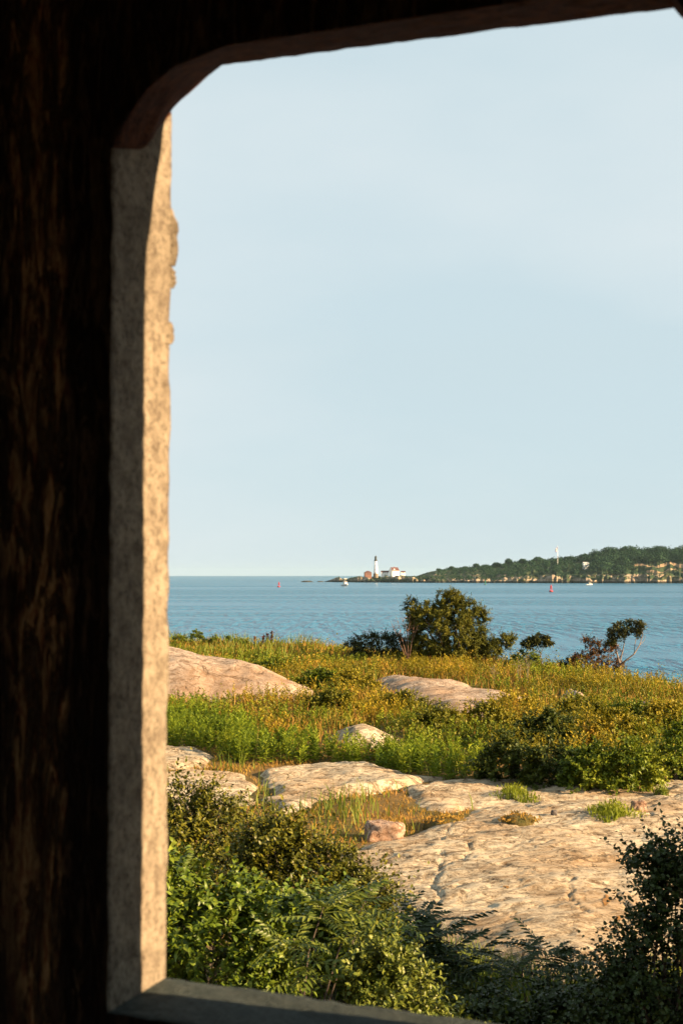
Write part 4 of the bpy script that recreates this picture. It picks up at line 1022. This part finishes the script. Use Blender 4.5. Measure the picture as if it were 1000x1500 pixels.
shrub('leafy_shrub', 'tall dark shaded shrub filling the lower right corner', 'shrub',
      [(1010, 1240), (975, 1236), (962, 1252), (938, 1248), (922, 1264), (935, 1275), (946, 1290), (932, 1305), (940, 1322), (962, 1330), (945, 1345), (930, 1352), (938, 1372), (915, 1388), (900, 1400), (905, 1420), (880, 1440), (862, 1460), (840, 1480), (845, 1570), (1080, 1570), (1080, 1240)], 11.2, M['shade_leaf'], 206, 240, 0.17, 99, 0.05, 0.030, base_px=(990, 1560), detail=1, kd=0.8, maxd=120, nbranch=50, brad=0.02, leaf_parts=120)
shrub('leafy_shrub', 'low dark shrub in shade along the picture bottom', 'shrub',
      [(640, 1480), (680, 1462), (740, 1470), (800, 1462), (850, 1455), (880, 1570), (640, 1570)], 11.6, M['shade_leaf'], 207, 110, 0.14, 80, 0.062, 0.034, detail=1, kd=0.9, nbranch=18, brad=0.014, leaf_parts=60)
bare('dead_twig', 'thin bare twig standing in front of the lower slab', (672, 1440), 16.5, [(678, 1352), (686, 1372)], 305, 0.010, material='bark')
# dark grass in the shaded dip at the slab foot
rng = np.random.default_rng(310)
n = 9000; Y = rng.uniform(11, 18.5, n); X = rng.uniform(-0.02, 0.26, n) * Y; Z = terrain(X, Y)
k = off_rocks(X, Y, 0.1); X, Y, Z = X[k], Y[k], Z[k]
v, f = blades(np.stack([X, Y, Z - 0.03], -1), rng.uniform(0.15, 0.5, len(X)), np.full(len(X), 0.014), 0.5, rng)
o = link('rank_grass', mesh_np('rank_grass', v, f), M['green_grass']); tag(o, 'shaded rank grass in the dip at the foot of the great slab', 'grass', kind='stuff')

# neighbouring thicket to the right of the view, whose shade falls on the foot of the slab
for i, (x, y, h_, w_) in enumerate([(5.4, 13.2, 3.2, 2.8), (8.2, 12.2, 4.0, 3.2), (5.6, 10.2, 3.6, 2.8), (8.6, 9.2, 4.3, 3.2), (11.5, 11.0, 4.6, 3.2)]):
    rng = np.random.default_rng(400 + i); z0 = float(terrain(x, y))
    root = empty('thicket_tree', (x, y, z0), ['small bushy tree nearest the slab foot, outside the window at right', 'bushy tree in the middle of the thicket outside the window', 'small bushy tree of the thicket nearest the bunker wall', 'taller bushy tree of the thicket close to the bunker wall', 'tallest bushy tree at the far right end of the thicket'][i], 'tree', 'thicket beside the bunker')
    nC = 110; d = rand_dir(nC, rng) * (rng.random(nC) ** 0.4)[:, None]
    C = d * np.array((w_ / 2, w_ / 2, h_ * 0.42)) + np.array((0, 0, h_ * 0.55))
    A = clump_leaves(C, 0.42 * rng.uniform(0.7, 1.3, nC), 90, rng, 0.13, 0.08)
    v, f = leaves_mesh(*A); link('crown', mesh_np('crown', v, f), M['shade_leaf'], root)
    branches((0, 0, 0), C[:26], 0.06, rng).build('trunk', M['bark'], root)

# ------------------------------------------------------------------ far headland
SH_PX = np.array([470, 480, 520, 600, 700, 800, 900, 1000, 1100, 1250], float)
SH_Y = np.array([2180, 2170, 2085, 1995, 1925, 1890, 1870, 1860, 1860, 1870], float)
def shoreY(px): return np.interp(px, SH_PX, SH_Y)
TOP_PX = np.array([470, 480, 492, 505, 520, 532, 545, 560, 575, 592, 610, 640, 680, 720, 760, 800, 840, 870, 900, 940, 1000, 1100, 1250], float)
TOP_Z = np.array([-2, 1.0, 6, 7, 8, 10, 13.0, 14, 14.5, 15, 15, 17, 18.5, 21, 25, 28, 31, 33, 36, 37, 38, 39, 34], float)
CL_Z = np.interp(TOP_PX, [470, 490, 530, 560, 640, 720, 745, 800, 900, 1000, 1250], [0, 5, 6, 7, 5, 4, 7, 9.5, 9, 8.5, 8])
cols = np.arange(470, 1250, 1.0)
es = np.concatenate([np.arange(-16, 40, 2.0), np.geomspace(42, 600, 40)])
PX, E = np.meshgrid(cols, es)
Y0 = shoreY(PX) + 20 * fbm(PX * 0.04, 0 * PX, 4) + 6 * fbm(PX * 0.2, 0 * PX + 9, 2)
def head_z(PX, E):
    zt = np.interp(PX, TOP_PX, TOP_Z); zc = np.interp(PX, TOP_PX, CL_Z)
    jag = 0.75 + 1.2 * fbm(PX * 0.045, E * 0.03 + 3, 4, 0.45)
    zc = np.minimum(zc * np.clip(jag, 0.25, 1.6), zt + 0.5)
    face = sstep(-2, 6 + 7 * np.clip(fbm(PX * 0.12, 0 * PX + 5, 3), -0.6, 1), E + 3 * fbm(PX * 0.3, E * 0.25, 3))
    z = -3 + (zc + 3) * face + 1.1 * fbm(PX * 0.25, E * 0.2, 3) * face
    hill = sstep(8, 200, E) * np.maximum(zt - zc, 0)
    fall = sstep(300, 600, E) * (zt + 4)
    left = sstep(120, 40, np.where(PX < 640, E * (640 - PX) / 110, 0))
    z = z + hill
    back = np.where(PX < 640, sstep(70, 160, E) * (z + 4) * sstep(640, 560, PX), 0)
    return z - fall - back
Zh = head_z(PX, E)
Yh = Y0 + E
Xh = (PX - 500) / F * Yh
n_, m_ = PX.shape; idx = np.arange(n_ * m_).reshape(n_, m_)
q = np.stack([idx[:-1, :-1], idx[:-1, 1:], idx[1:, 1:], idx[1:, :-1]], -1).reshape(-1, 4)
def head_mat():
    m = NT('headland_ground'); g = m.n('ShaderNodeNewGeometry')
    sep = m.n('ShaderNodeSeparateXYZ'); m.l(g.outputs['Normal'], sep.inputs[0])
    sp = m.n('ShaderNodeSeparateXYZ'); m.l(g.outputs['Position'], sp.inputs[0])
    v = m.coord(); n1 = m.noise(v, 0.03, 5); n2 = m.noise(v, 0.16, 6, 0.7)
    steep = m.ramp(m.math('ADD', sep.outputs['Z'], m.math('MULTIPLY', m.math('SUBTRACT', n1, 0.5), 0.5)), [(0.90, 1.0), (0.97, 0.0)])
    low = m.ramp(m.math('DIVIDE', m.math('ADD', sp.outputs['Z'], m.math('MULTIPLY', m.math('SUBTRACT', n2, 0.5), 6)), 20.0), [(0.52, 1.0), (0.64, 0.0)])
    green = m.mix(m.ramp(n1, [(0.45, 0.0), (0.65, 1.0)]), (0.022, 0.040, 0.020), (0.045, 0.052, 0.022))
    rockc = m.mix(m.ramp(n2, [(0.35, 0.0), (0.65, 1.0)]), (0.12, 0.085, 0.06), (0.34, 0.27, 0.20))
    patch = m.ramp(m.noise(m.coord((0.022, 0.012, 0.07)), 1.0, 3, 0.6), [(0.40, 0.0), (0.48, 1.0)])
    c = m.mix(m.math('MULTIPLY', m.math('MULTIPLY', steep, low), patch), green, rockc)
    tide = m.ramp(m.math('DIVIDE', m.math('ADD', sp.outputs['Z'], m.math('MULTIPLY', n2, 1.6)), 5.0), [(0.55, 1.0), (0.80, 0.0)])
    c = m.mix(tide, c, (0.018, 0.018, 0.014))
    return m.done(m.principled(c, 0.95, m.bump(n2, 0.8, 2.0), 0.1))
M['headland'] = head_mat()
o = link('headland', mesh_np('headland', np.stack([Xh, Yh, Zh], -1).reshape(-1, 3), q), M['headland']); tag(o, kind='structure')
def hpt(px, e):
    i = int(np.clip(round(px - 470), 0, len(cols) - 1)); y = float(np.interp(e, es, Yh[:, i])); z = float(np.interp(e, es, Zh[:, i]))
    return np.array(((px - 500) / F * y, y, z))
# dry lawn on the slope at right
def lawn(name, px0, px1, e0, e1, lift=0.5):
    A = np.arange(px0, px1 + 0.1, 2.0); B = np.linspace(e0, e1, 8); V = []; Fc = []
    for a in A:
        for b in B:
            bb = b + 8 * math.sin(a * 0.13) ; p = hpt(a, bb); V.append((p[0], p[1], p[2] + lift))
    nb = len(B)
    for i in range(len(A) - 1):
        for j in range(nb - 1): Fc.append((i * nb + j, (i + 1) * nb + j, (i + 1) * nb + j + 1, i * nb + j + 1))
    o = link(name, mesh_py(name, V, Fc), M['lawn']); tag(o, kind='structure'); return o
M['lawn'] = plain('dry_lawn', (0.20, 0.14, 0.08), 0.95, 0.3, 0.05)
lawn('lawn', 928, 1120, 104, 120); lawn('lawn', 945, 1100, 72, 80)

# woods: clumps that read as one mass, and single trees on the skyline
M['far_leaf'] = leaf_mat('far_tree_leaf', [(0, (0.0124, 0.0368, 0.0216)), (0.6, (0.0217, 0.0552, 0.0270)), (1, (0.0403, 0.0782, 0.0338))], 0.6, 0.15, 0.15)
rng = np.random.default_rng(500)
TC = []; TR = []
def crown_pts(c, w_, h_, rng, n):
    d = rand_dir(n, rng); d[:, 2] = np.abs(d[:, 2]) * 1.0 - 0.15
    lob = 1 + 0.25 * np.sin(3 * np.arctan2(d[:, 1], d[:, 0]) + rng.uniform(0, 6)) * rng.uniform(0.4, 1)
    return c + d * np.array((w_ / 2, w_ / 2, h_)) * (lob * rng.uniform(0.75, 1.05, n))[:, None]
Pall, Dall, Nall, Lall, Wall_ = [], [], [], [], []
def add_crown(c, w_, h_, n, ls):
    P = crown_pts(c, w_, h_, rng, n); Pall.append(P); Dall.append(rand_dir(n, rng)); 
    Nall.append(unit(P - c + rng.normal(size=(n, 3)) * w_ * 0.15)); Lall.append(ls * rng.uniform(0.7, 1.3, n)); Wall_.append(ls * 0.8 * rng.uniform(0.7, 1.3, n))
for i in range(2300):
    px = rng.uniform(600, 1210); e = rng.uniform(16, 330) ** 1.0
    inl = (px > 922) and ((96 < e < 126) or (66 < e < 86))
    if inl: continue
    if px > 735 and e < 24 + 10 * math.sin(px * 0.21) : continue
    if px < 640 and e > 70: continue
    dens = 0.9 if e > 25 else 0.55
    if rng.random() > dens: continue
    big = (px > 866) and e > 150
    crest = np.interp(px, [600, 660, 760, 866, 880, 1250], [2.5, 4.5, 7, 9, 15, 15])
    h_ = crest * rng.uniform(0.4, 1.2) if e > 60 else rng.uniform(1.5, 5.0)
    if px > 915 and e < 100: h_ = rng.uniform(1.2, 2.6)
    w_ = h_ * rng.uniform(0.9, 1.5)
    if big: w_ = rng.uniform(8, 18); h_ = rng.uniform(9, 18)
    c = hpt(px, e); add_crown(c + np.array((0, 0, h_ * 0.15)), w_, h_ * 0.85, int(36 + w_ * 5), 0.16 * w_ ** 0.5 * 3.3)
for i in range(260):   # low scrub over the point
    px = rng.uniform(496, 640); e = rng.uniform(6, 60)
    if 525 < px < 560 and e < 28: continue
    c = hpt(px, e); h_ = rng.uniform(0.8, 1.9); add_crown(c, h_ * 2.4, h_, 34, 0.9)
v, f = leaves_mesh(*[np.concatenate(a) for a in (Pall, Dall, Nall, Lall, Wall_)])
o = link('far_woods', mesh_np('far_woods', v, f), M['far_leaf']); tag(o, 'dark green woods and scrub covering the far headland', 'woods', kind='stuff')
for (px, ytop, w_px, lab) in [(661, 829.5, 8, 'small lone tree on the headland skyline right of the keeper’s house'), (697, 825.5, 10, 'rounded tree on the headland skyline, second right of the house'), (726, 824, 12, 'low broad tree on the headland skyline left of the flagpole'),
                              (744, 818, 11, 'pointed tree on the headland skyline left of the flagpole'), (765, 818.5, 12, 'tree on the headland skyline between pointed tree and flagpole'), (787, 815.5, 14, 'broad tree just left of the flagpole on the skyline'),
                              (832, 815, 16, 'tree just right of the flagpole on the skyline'), (856, 811, 18, 'tree left of the tall wood on the skyline'), (893, 800.5, 26, 'large tree at the left shoulder of the tall wood'),
                              (920, 799, 26, 'highest tree crown of the tall wood on the headland'), (966, 799, 22, 'lighter tall tree with visible trunk at the wood’s right side')]:
    i = int(px - 470); Yt = float(shoreY(px)) + 185
    zt = CAMZ + (842 - ytop) / F * Yt; zb = hpt(px, Yt - float(Y0[0, i]))[2]; w_ = w_px * Yt / F
    root = empty('far_tree', ((px - 500) / F * Yt, Yt, zb), lab, 'tree', 'trees on the headland skyline')
    h_ = max(5.0, zt - zb); n = 900
    d = rand_dir(n, rng); lob = 1 + 0.3 * fbm(d[:, 0] * 2 + px, d[:, 1] * 2 + d[:, 2] * 2, 3)
    P = d * np.array((w_ / 2, w_ / 2, h_ * 0.36)) * (lob * rng.uniform(0.55, 1.0, n))[:, None] + np.array((0, 0, h_ * 0.62))
    v, f = leaves_mesh(P, rand_dir(n, rng), unit(d + rng.normal(size=(n, 3)) * 0.4), 1.3 * rng.uniform(0.6, 1.3, n) * (w_ / 12) ** 0.5, 1.1 * rng.uniform(0.6, 1.3, n) * (w_ / 12) ** 0.5)
    link('crown', mesh_np('crown', v, f), M['far_leaf'], root)
    MB().tube([(0, 0, -1), (0.1, 0, h_ * 0.3), (0, 0.1, h_ * 0.7)], [0.5, 0.4, 0.15], 7).build('trunk', M['bark'], root)

# low reefs left of the point
M['reef'] = plain('wet_reef_rock', (0.05, 0.045, 0.035), 0.8, 0.3, 0.3)
for i, (x0, x1, hh_, lab) in enumerate([(441, 459, 2.2, 'low dark reef in the sea farthest left of the point'), (464, 474, 1.6, 'small dark reef next to the tip of the point')]):
    Yr = 2150 + 20 * i; xa, xb = (x0 - 500) / F * Yr, (x1 - 500) / F * Yr
    bm = bmesh.new(); bmesh.ops.create_icosphere(bm, subdivisions=4, radius=1)
    for vv in bm.verts:
        p = vv.co; k = 1 + 0.45 * float(fbm(p.x * 3 + i * 5, p.y * 3 + p.z * 2, 4))
        vv.co = Vector((p.x * (xb - xa) / 2, p.y * 4, p.z * hh_)) * k
    me = bpy.data.meshes.new('reef'); bm.to_mesh(me); bm.free()
    o = link('reef', me, M['reef']); o.location = ((xa + xb) / 2, Yr, -0.2); tag(o, lab, 'rock', 'reefs off the point')

# ------------------------------------------------------------------ lighthouse station
M['white'] = plain('white_paint', (0.80, 0.79, 0.76), 0.6, 0.04, 0.5)
M['black_iron'] = plain('black_iron', (0.03, 0.035, 0.035), 0.5, 0.2, 1.0)
M['red_roof'] = plain('dark_red_roof', (0.085, 0.035, 0.03), 0.8, 0.25, 1.0)
M['brick'] = plain('red_brick', (0.17, 0.085, 0.06), 0.9, 0.2, 1.5)
M['pane'] = plain('dark_window', (0.03, 0.035, 0.04), 0.15, 0.1, 1.0, 0.5)
def on_head(px, Yt): 
    i = int(px - 470); return float(np.interp(Yt, Yh[:, i], Zh[:, i]))
LY = 2105.0
z0 = CAMZ + (842 - 840.3) / F * LY
lx = (550 - 500) / F * LY
lh = empty('lighthouse', (lx, LY, z0), 'white lighthouse tower with black lantern on the far point', 'lighthouse')
MB().lathe([(3.2, -4), (3.1, 0), (2.5, 10), (1.95, 18.4)], 24).build('tower', M['white'], lh, True)
MB().lathe([(3.6, -6), (3.6, 0.2)], 24).build('foundation', M['jamb'], lh)
MB().lathe([(1.9, 18.4), (2.7, 18.9), (2.7, 19.3), (1.6, 19.4)], 24).build('gallery', M['black_iron'], lh)
for k in range(12):
    a = 2 * math.pi * k / 12; MB().tube([(2.6 * math.cos(a), 2.6 * math.sin(a), 19.3), (2.6 * math.cos(a), 2.6 * math.sin(a), 20.4)], [0.05, 0.05], 4).build('railing_post', M['black_iron'], lh)
MB().lathe([(2.64, 20.35), (2.64, 20.47), (2.54, 20.47), (2.54, 20.35), (2.64, 20.35)], 24).build('railing', M['black_iron'], lh)
MB().lathe([(1.7, 19.4), (1.7, 21.2), (1.6, 21.3), (1.6, 24.2)], 16).build('lantern_room', M['black_iron'], lh)
ro = MB().lathe([(1.95, 24.2), (1.5, 25.2), (0.4, 26.2), (0.15, 27.0), (0.12, 27.6)], 16).build('lantern_roof', M['black_iron'], lh)
for k, zz in enumerate((5, 11, 16)):
    r_ = np.interp(zz, [0, 10, 18.4], [3.1, 2.5, 1.95]); MB().box((-0.35, -r_ - 0.08, zz), (0.35, -r_ + 0.4, zz + 1.3)).build('window', M['pane'], lh)
MB().box((-0.6, -3.3, 0.1), (0.6, -2.6, 2.2)).build('door', M['red_roof'], lh)

def house(name, label, px, Yt, L, W, H, RH, wall, roof, windows, rz=0.0, zoff=None, dormers=(), chimney=False, hip=False, cat='house'):
    x = (px - 500) / F * Yt; z = zoff if zoff is not None else on_head(px, Yt)
    root = empty(name, (x, Yt, z), label, cat, None, rz)
    MB().box((-L / 2, -W / 2, -6), (L / 2, W / 2, H)).build('wall', wall, root)
    ov = 0.35
    if hip:
        a = W / 2
        V = [(-L / 2 - ov, -W / 2 - ov, H), (L / 2 + ov, -W / 2 - ov, H), (L / 2 + ov, W / 2 + ov, H), (-L / 2 - ov, W / 2 + ov, H), (-L / 2 + a, 0, H + RH), (L / 2 - a, 0, H + RH)]
        r_ = MB().add(V, [(0, 1, 5, 4), (1, 2, 5), (2, 3, 4, 5), (3, 0, 4), (3, 2, 1, 0)]).build('roof', roof, root)
    else:
        MB().add([(-L / 2 + .01, -W / 2 + .01, H), (-L / 2 + .01, W / 2 - .01, H), (-L / 2 + .01, 0, H + RH - 0.05), (L / 2 - .01, -W / 2 + .01, H), (L / 2 - .01, W / 2 - .01, H), (L / 2 - .01, 0, H + RH - 0.05)],
                 [(0, 2, 1), (3, 4, 5), (0, 3, 5, 2), (1, 2, 5, 4)]).build('gable', wall, root)
        t_ = 0.25
        V = []
        for xx in (-L / 2 - ov, L / 2 + ov):
            V += [(xx, -W / 2 - ov, H - ov * RH / (W / 2)), (xx, 0, H + RH), (xx, W / 2 + ov, H - ov * RH / (W / 2)), (xx, W / 2 + ov, H - ov * RH / (W / 2) + t_), (xx, 0, H + RH + t_), (xx, -W / 2 - ov, H - ov * RH / (W / 2) + t_)]
        r_ = MB().add(V, [(0, 1, 4, 5), (1, 2, 3, 4), (6, 11, 10, 7), (7, 10, 9, 8), (5, 4, 10, 11), (4, 3, 9, 10), (0, 6, 7, 1), (1, 7, 8, 2), (0, 5, 11, 6), (2, 8, 9, 3)]).build('roof', roof, root)
    for (face, u, zz, w_, h_) in windows:
        if face == 'f': b_ = ((u - w_ / 2, -W / 2 - 0.06, zz), (u + w_ / 2, -W / 2 + 0.1, zz + h_))
        else: b_ = ((L / 2 - 0.1, u - w_ / 2, zz), (L / 2 + 0.06, u + w_ / 2, zz + h_))
        MB().box(*b_).build('window', M['pane'], root)
    for u in dormers:
        MB().prism([(u - 1.1, H + 0.4), (u + 1.1, H + 0.4), (u + 1.1, H + 2.0), (u, H + 2.9), (u - 1.1, H + 2.0)], -W / 2 + 0.6, 0).build('dormer', wall, root)
        MB().box((u - 0.5, -W / 2 + 0.52, H + 0.8), (u + 0.5, -W / 2 + 0.7, H + 1.9)).build('window', M['pane'], root)
    if chimney: MB().box((-0.5, -0.5, H + RH - 0.6), (0.5, 0.5, H + RH + 1.2)).build('chimney', M['brick'], root)
    return root
zb = z0 - 0.3
house('keepers_house', 'white keeper’s house with dark red gabled roof beside the lighthouse', 577, LY, 12, 8.5, 4.8, 4.6, M['white'], M['red_roof'], [('f', -3, 1, 1.1, 1.8), ('f', 3, 1, 1.1, 1.8), ('f', 0, 1, 1.1, 1.8), ('r', -2, 1, 1.1, 1.8), ('r', 2, 1, 1.1, 1.8), ('r', 0, 5, 1, 1.5)], R(32), zb, (-2.2,), True)
house('house_wing', 'low white wing linking the lighthouse and the keeper’s house', 563.5, LY + 2, 11, 4.5, 2.6, 1.9, M['white'], M['red_roof'], [('f', -3, 0.8, 0.8, 1.2), ('f', 0, 0.8, 0.8, 1.2), ('f', 3, 0.8, 0.8, 1.2)], R(4), zb)
house('garage', 'tiny white shed right of the keeper’s house', 590, LY + 4, 6, 4, 2.4, 1.6, M['white'], M['red_roof'], [('f', 0, 0.6, 0.9, 1.2)], R(8), zb, cat='shed')
house('signal_house', 'red brick fog signal house left of the lighthouse tower', 538.5, LY - 12, 10, 7, 4.0, 2.2, M['brick'], M['red_roof'], [('f', -2.6, 1, 1.0, 1.6), ('f', 0, 1, 1.0, 1.6), ('f', 2.6, 1, 1.0, 1.6)], R(10), CAMZ + (842 - 842.5) / F * LY, hip=True, cat='house')
house('white_cottage', 'small white cottage among trees right of the flagpole', 857, 1985, 8, 5.5, 3.0, 1.6, M['white'], plain('grey_roof', (0.45, 0.43, 0.42), 0.8), [('f', -1.5, 0.8, 0.9, 1.3), ('f', 1.5, 0.8, 0.9, 1.3)], R(12), CAMZ + (842 - 828.5) / F * 1985)

# flagpole and flag
FY = 2000.0; fx = (816 - 500) / F * FY; fzb = CAMZ + (842 - 829) / F * FY; fzt = CAMZ + (842 - 799.5) / F * FY
fp = empty('flagpole', (fx, FY, fzb), 'tall white flagpole with flag among headland trees', 'flagpole')
MB().lathe([(0.28, -8), (0.26, 0), (0.14, fzt - fzb)], 8).build('pole', M['white'], fp, True)
MB().lathe([(0.05, 0), (0.3, 0.2), (0.3, 0.4), (0.05, 0.6)], 8, (0, 0, fzt - fzb)).build('finial', plain('gilt', (0.5, 0.35, 0.1), 0.4), fp)
M['flag_red'] = plain('flag_red', (0.45, 0.04, 0.05), 0.8); M['flag_white'] = plain('flag_white', (0.75, 0.73, 0.72), 0.8); M['flag_blue'] = plain('flag_blue', (0.04, 0.06, 0.22), 0.8)
FL, FH = 6.5, 5.2; top = fzt - fzb - 0.8
def flag_piece(name, u0, u1, v0, v1, material, off=0.0):
    V = []; Fc = []; n = 10
    for i in range(n + 1):
        u = u0 + (u1 - u0) * i / n; x = -0.3 - u * FL * 0.42; y = 0.6 * math.sin(u * 7) * u; dz = -u * FL * 0.62
        for vv in (v0, v1):
            V.append((x, y - 0.03 - off, top - vv * FH + dz)); V.append((x, y + 0.03 + off, top - vv * FH + dz))
    for i in range(n):
        a = i * 4; b = a + 4
        Fc += [(a, b, b + 2, a + 2), (a + 1, a + 3, b + 3, b + 1), (a, a + 1, b + 1, b), (a + 2, b + 2, b + 3, a + 3)]
    link(name, mesh_py(name, V, Fc), material, fp)
for k in range(13): flag_piece('flag_stripe', 0, 1, k / 13, (k + 1) / 13 - 0.002, M['flag_red'] if k % 2 == 0 else M['flag_white'])
flag_piece('flag_canton', 0, 0.4, 0, 7 / 13, M['flag_blue'], 0.03)

# ------------------------------------------------------------------ buoys and boats
def sea_pt(px, py): 
    Yb = CAMZ * F / (py - 842); return ((px - 500) / F * Yb, Yb, 0.0)
M['buoy_red'] = plain('buoy_red', (0.50, 0.03, 0.04), 0.5); M['buoy_green'] = plain('buoy_green', (0.03, 0.22, 0.14), 0.5)
M['rust'] = plain('fouled_waterline', (0.07, 0.025, 0.02), 0.8)
def buoy(label, px, py, paint, s=1.0):
    root = empty('channel_buoy', sea_pt(px, py), label, 'buoy', 'channel buoys')
    MB().lathe([(1.05 * s, -0.6 * s), (1.3 * s, -0.1 * s), (1.3 * s, 0.35 * s)], 18).build('float', M['rust'], root)
    MB().lathe([(1.28 * s, 0.35 * s), (1.28 * s, 0.75 * s), (0.9 * s, 0.95 * s)], 18).build('float_deck', paint, root)
    for k in range(4):
        a = math.pi / 4 + k * math.pi / 2
        MB().tube([(0.85 * s * math.cos(a), 0.85 * s * math.sin(a), 0.9 * s), (0.42 * s * math.cos(a), 0.42 * s * math.sin(a), 3.9 * s)], [0.10 * s, 0.08 * s], 5).build('leg', paint, root)
    for zz, r_ in ((1.9, 0.72), (2.9, 0.57)):
        MB().lathe([(r_ * s, zz * s), (r_ * s, (zz + 0.12) * s), (r_ * 0.85 * s, (zz + 0.12) * s), (r_ * 0.85 * s, zz * s), (r_ * s, zz * s)], 12).build('ring', paint, root)
    MB().lathe([(0.34 * s, 2.0 * s), (0.26 * s, 2.5 * s), (0.08 * s, 2.7 * s)], 12).build('bell', M['black_iron'], root)
    for k in (0, 1):
        o_ = MB().box((-0.62 * s, -0.04 * s, 2.5 * s), (0.62 * s, 0.04 * s, 3.85 * s)).build('panel', paint, root); o_.rotation_euler.z = R(20 + 90 * k)
    MB().lathe([(0.5 * s, 3.9 * s), (0.5 * s, 4.05 * s), (0.2 * s, 4.1 * s), (0.18 * s, 4.7 * s), (0.05 * s, 4.8 * s)], 12).build('lamp', paint, root)
buoy('red channel buoy in the middle of the bay at right', 806, 867, M['buoy_red'], 0.98)
buoy('small red channel buoy far left near the horizon', 408.5, 860, M['buoy_red'], 1.0)
buoy('small green channel buoy near the far shore', 710, 856.5, M['buoy_green'], 1.0)

M['hull'] = plain('white_hull', (0.75, 0.70, 0.64), 0.4); M['hull_dark'] = plain('dark_antifouling', (0.02, 0.03, 0.03), 0.6); M['cabin'] = plain('cream_cabin', (0.66, 0.55, 0.42), 0.5)
def boat(label, px, py, L, rz, tower=True, s=1.0, name='lobster_boat'):
    root = empty(name, sea_pt(px, py), label, 'boat', 'boats on the bay', rz)
    n = 12
    def hull(z0, z1, k0, k1, nm, mat_, mid=None):
        V = []; Fc = []
        for i in range(n + 1):
            t_ = i / n; w_ = 0.16 * L * (1 - max(0, (t_ - 0.45) / 0.55) ** 2.2) + 0.01; sh = 0.09 * L * t_ ** 2
            x = (t_ - 0.5) * L
            for sd in (-1, 1):
                V.append((x - 0.05 * L * t_ * (1 - k0) * 2, sd * w_ * k0, z0 * L + (sh * 0.2 if z0 > 0 else 0))); V.append((x + 0.04 * L * t_, sd * w_ * k1, z1 * L + (sh if z1 > 0.06 else sh * 0.2)))
        for i in range(n):
            a = i * 4; b = a + 4
            Fc += [(a, b, b + 1, a + 1), (a + 2, a + 3, b + 3, b + 2), (a, a + 2, b + 2, b), (a + 1, b + 1, b + 3, a + 3)]
        Fc += [(0, 1, 3, 2), (n * 4, n * 4 + 2, n * 4 + 3, n * 4 + 1)]
        link(nm, mesh_py(nm, V, Fc), mat_, root)
    hull(-0.06, 0.03, 0.6, 0.88, 'keel', M['hull_dark']); hull(0.032, 0.115, 0.88, 1.0, 'hull', M['hull'])
    hz = 0.13 * L
    MB().prism([(-0.02 * L, hz), (0.25 * L, hz), (0.21 * L, hz + 0.19 * L), (-0.02 * L, hz + 0.19 * L)], -0.12 * L, 0.12 * L).build('cabin', M['cabin'], root)
    MB().box((-0.14 * L, -0.135 * L, hz + 0.192 * L), (0.24 * L, 0.135 * L, hz + 0.215 * L)).build('cabin_roof', M['hull'], root)
    for sd in (-1, 1):
        MB().box((0.02 * L, sd * 0.1215 * L - 0.005, hz + 0.10 * L), (0.18 * L, sd * 0.1215 * L + 0.005, hz + 0.165 * L)).build('window', M['pane'], root)
    MB().prism([(0.25 * L, hz - 0.01 * L), (0.42 * L, hz + 0.0), (0.40 * L, hz + 0.05 * L), (0.245 * L, hz + 0.07 * L)], -0.09 * L, 0.09 * L).build('trunk_cabin', M['hull'], root)
    if tower:
        for sx in (-0.08, 0.12):
            for sd in (-1, 1): MB().tube([(sx * L, sd * 0.11 * L, hz + 0.215 * L), (sx * 0.8 * L, sd * 0.08 * L, hz + 0.44 * L)], [0.035, 0.03], 5).build('tower_post', M['hull'], root)
        MB().box((-0.10 * L, -0.11 * L, hz + 0.44 * L), (0.14 * L, 0.11 * L, hz + 0.49 * L)).build('tower_top', M['cabin'], root)
    MB().tube([(0, 0, hz + 0.2 * L), (0, 0, hz + 0.66 * L)], [0.04, 0.02], 5).build('mast', M['hull'], root)
    return root
boat('cream motor boat with upper deck heading toward us before the point', 505, 858.5, 12.0, R(-68))
boat('tiny white motor boat close under the headland cliffs', 862, 857.0, 7.0, R(15), False, name='motor_boat')

# ------------------------------------------------------------------ air
hz = bpy.data.meshes.new('haze'); B_ = SEA + 800
bmh = MB().box((-B_, -B_, -8), (B_, B_, 75))
mh = bpy.data.materials.new('haze_air'); mh.use_nodes = True; mh.node_tree.nodes.clear()
ho = mh.node_tree.nodes.new('ShaderNodeOutputMaterial'); hv = mh.node_tree.nodes.new('ShaderNodeVolumePrincipled')
hv.inputs['Color'].default_value = (0.42, 0.60, 0.70, 1); hv.inputs['Density'].default_value = 0.000025; hv.inputs['Anisotropy'].default_value = 0.0
mh.node_tree.links.new(hv.outputs[0], ho.inputs['Volume'])
o = bmh.build('haze', mh); tag(o, 'pale sea haze filling the air over the bay', 'haze', kind='stuff')
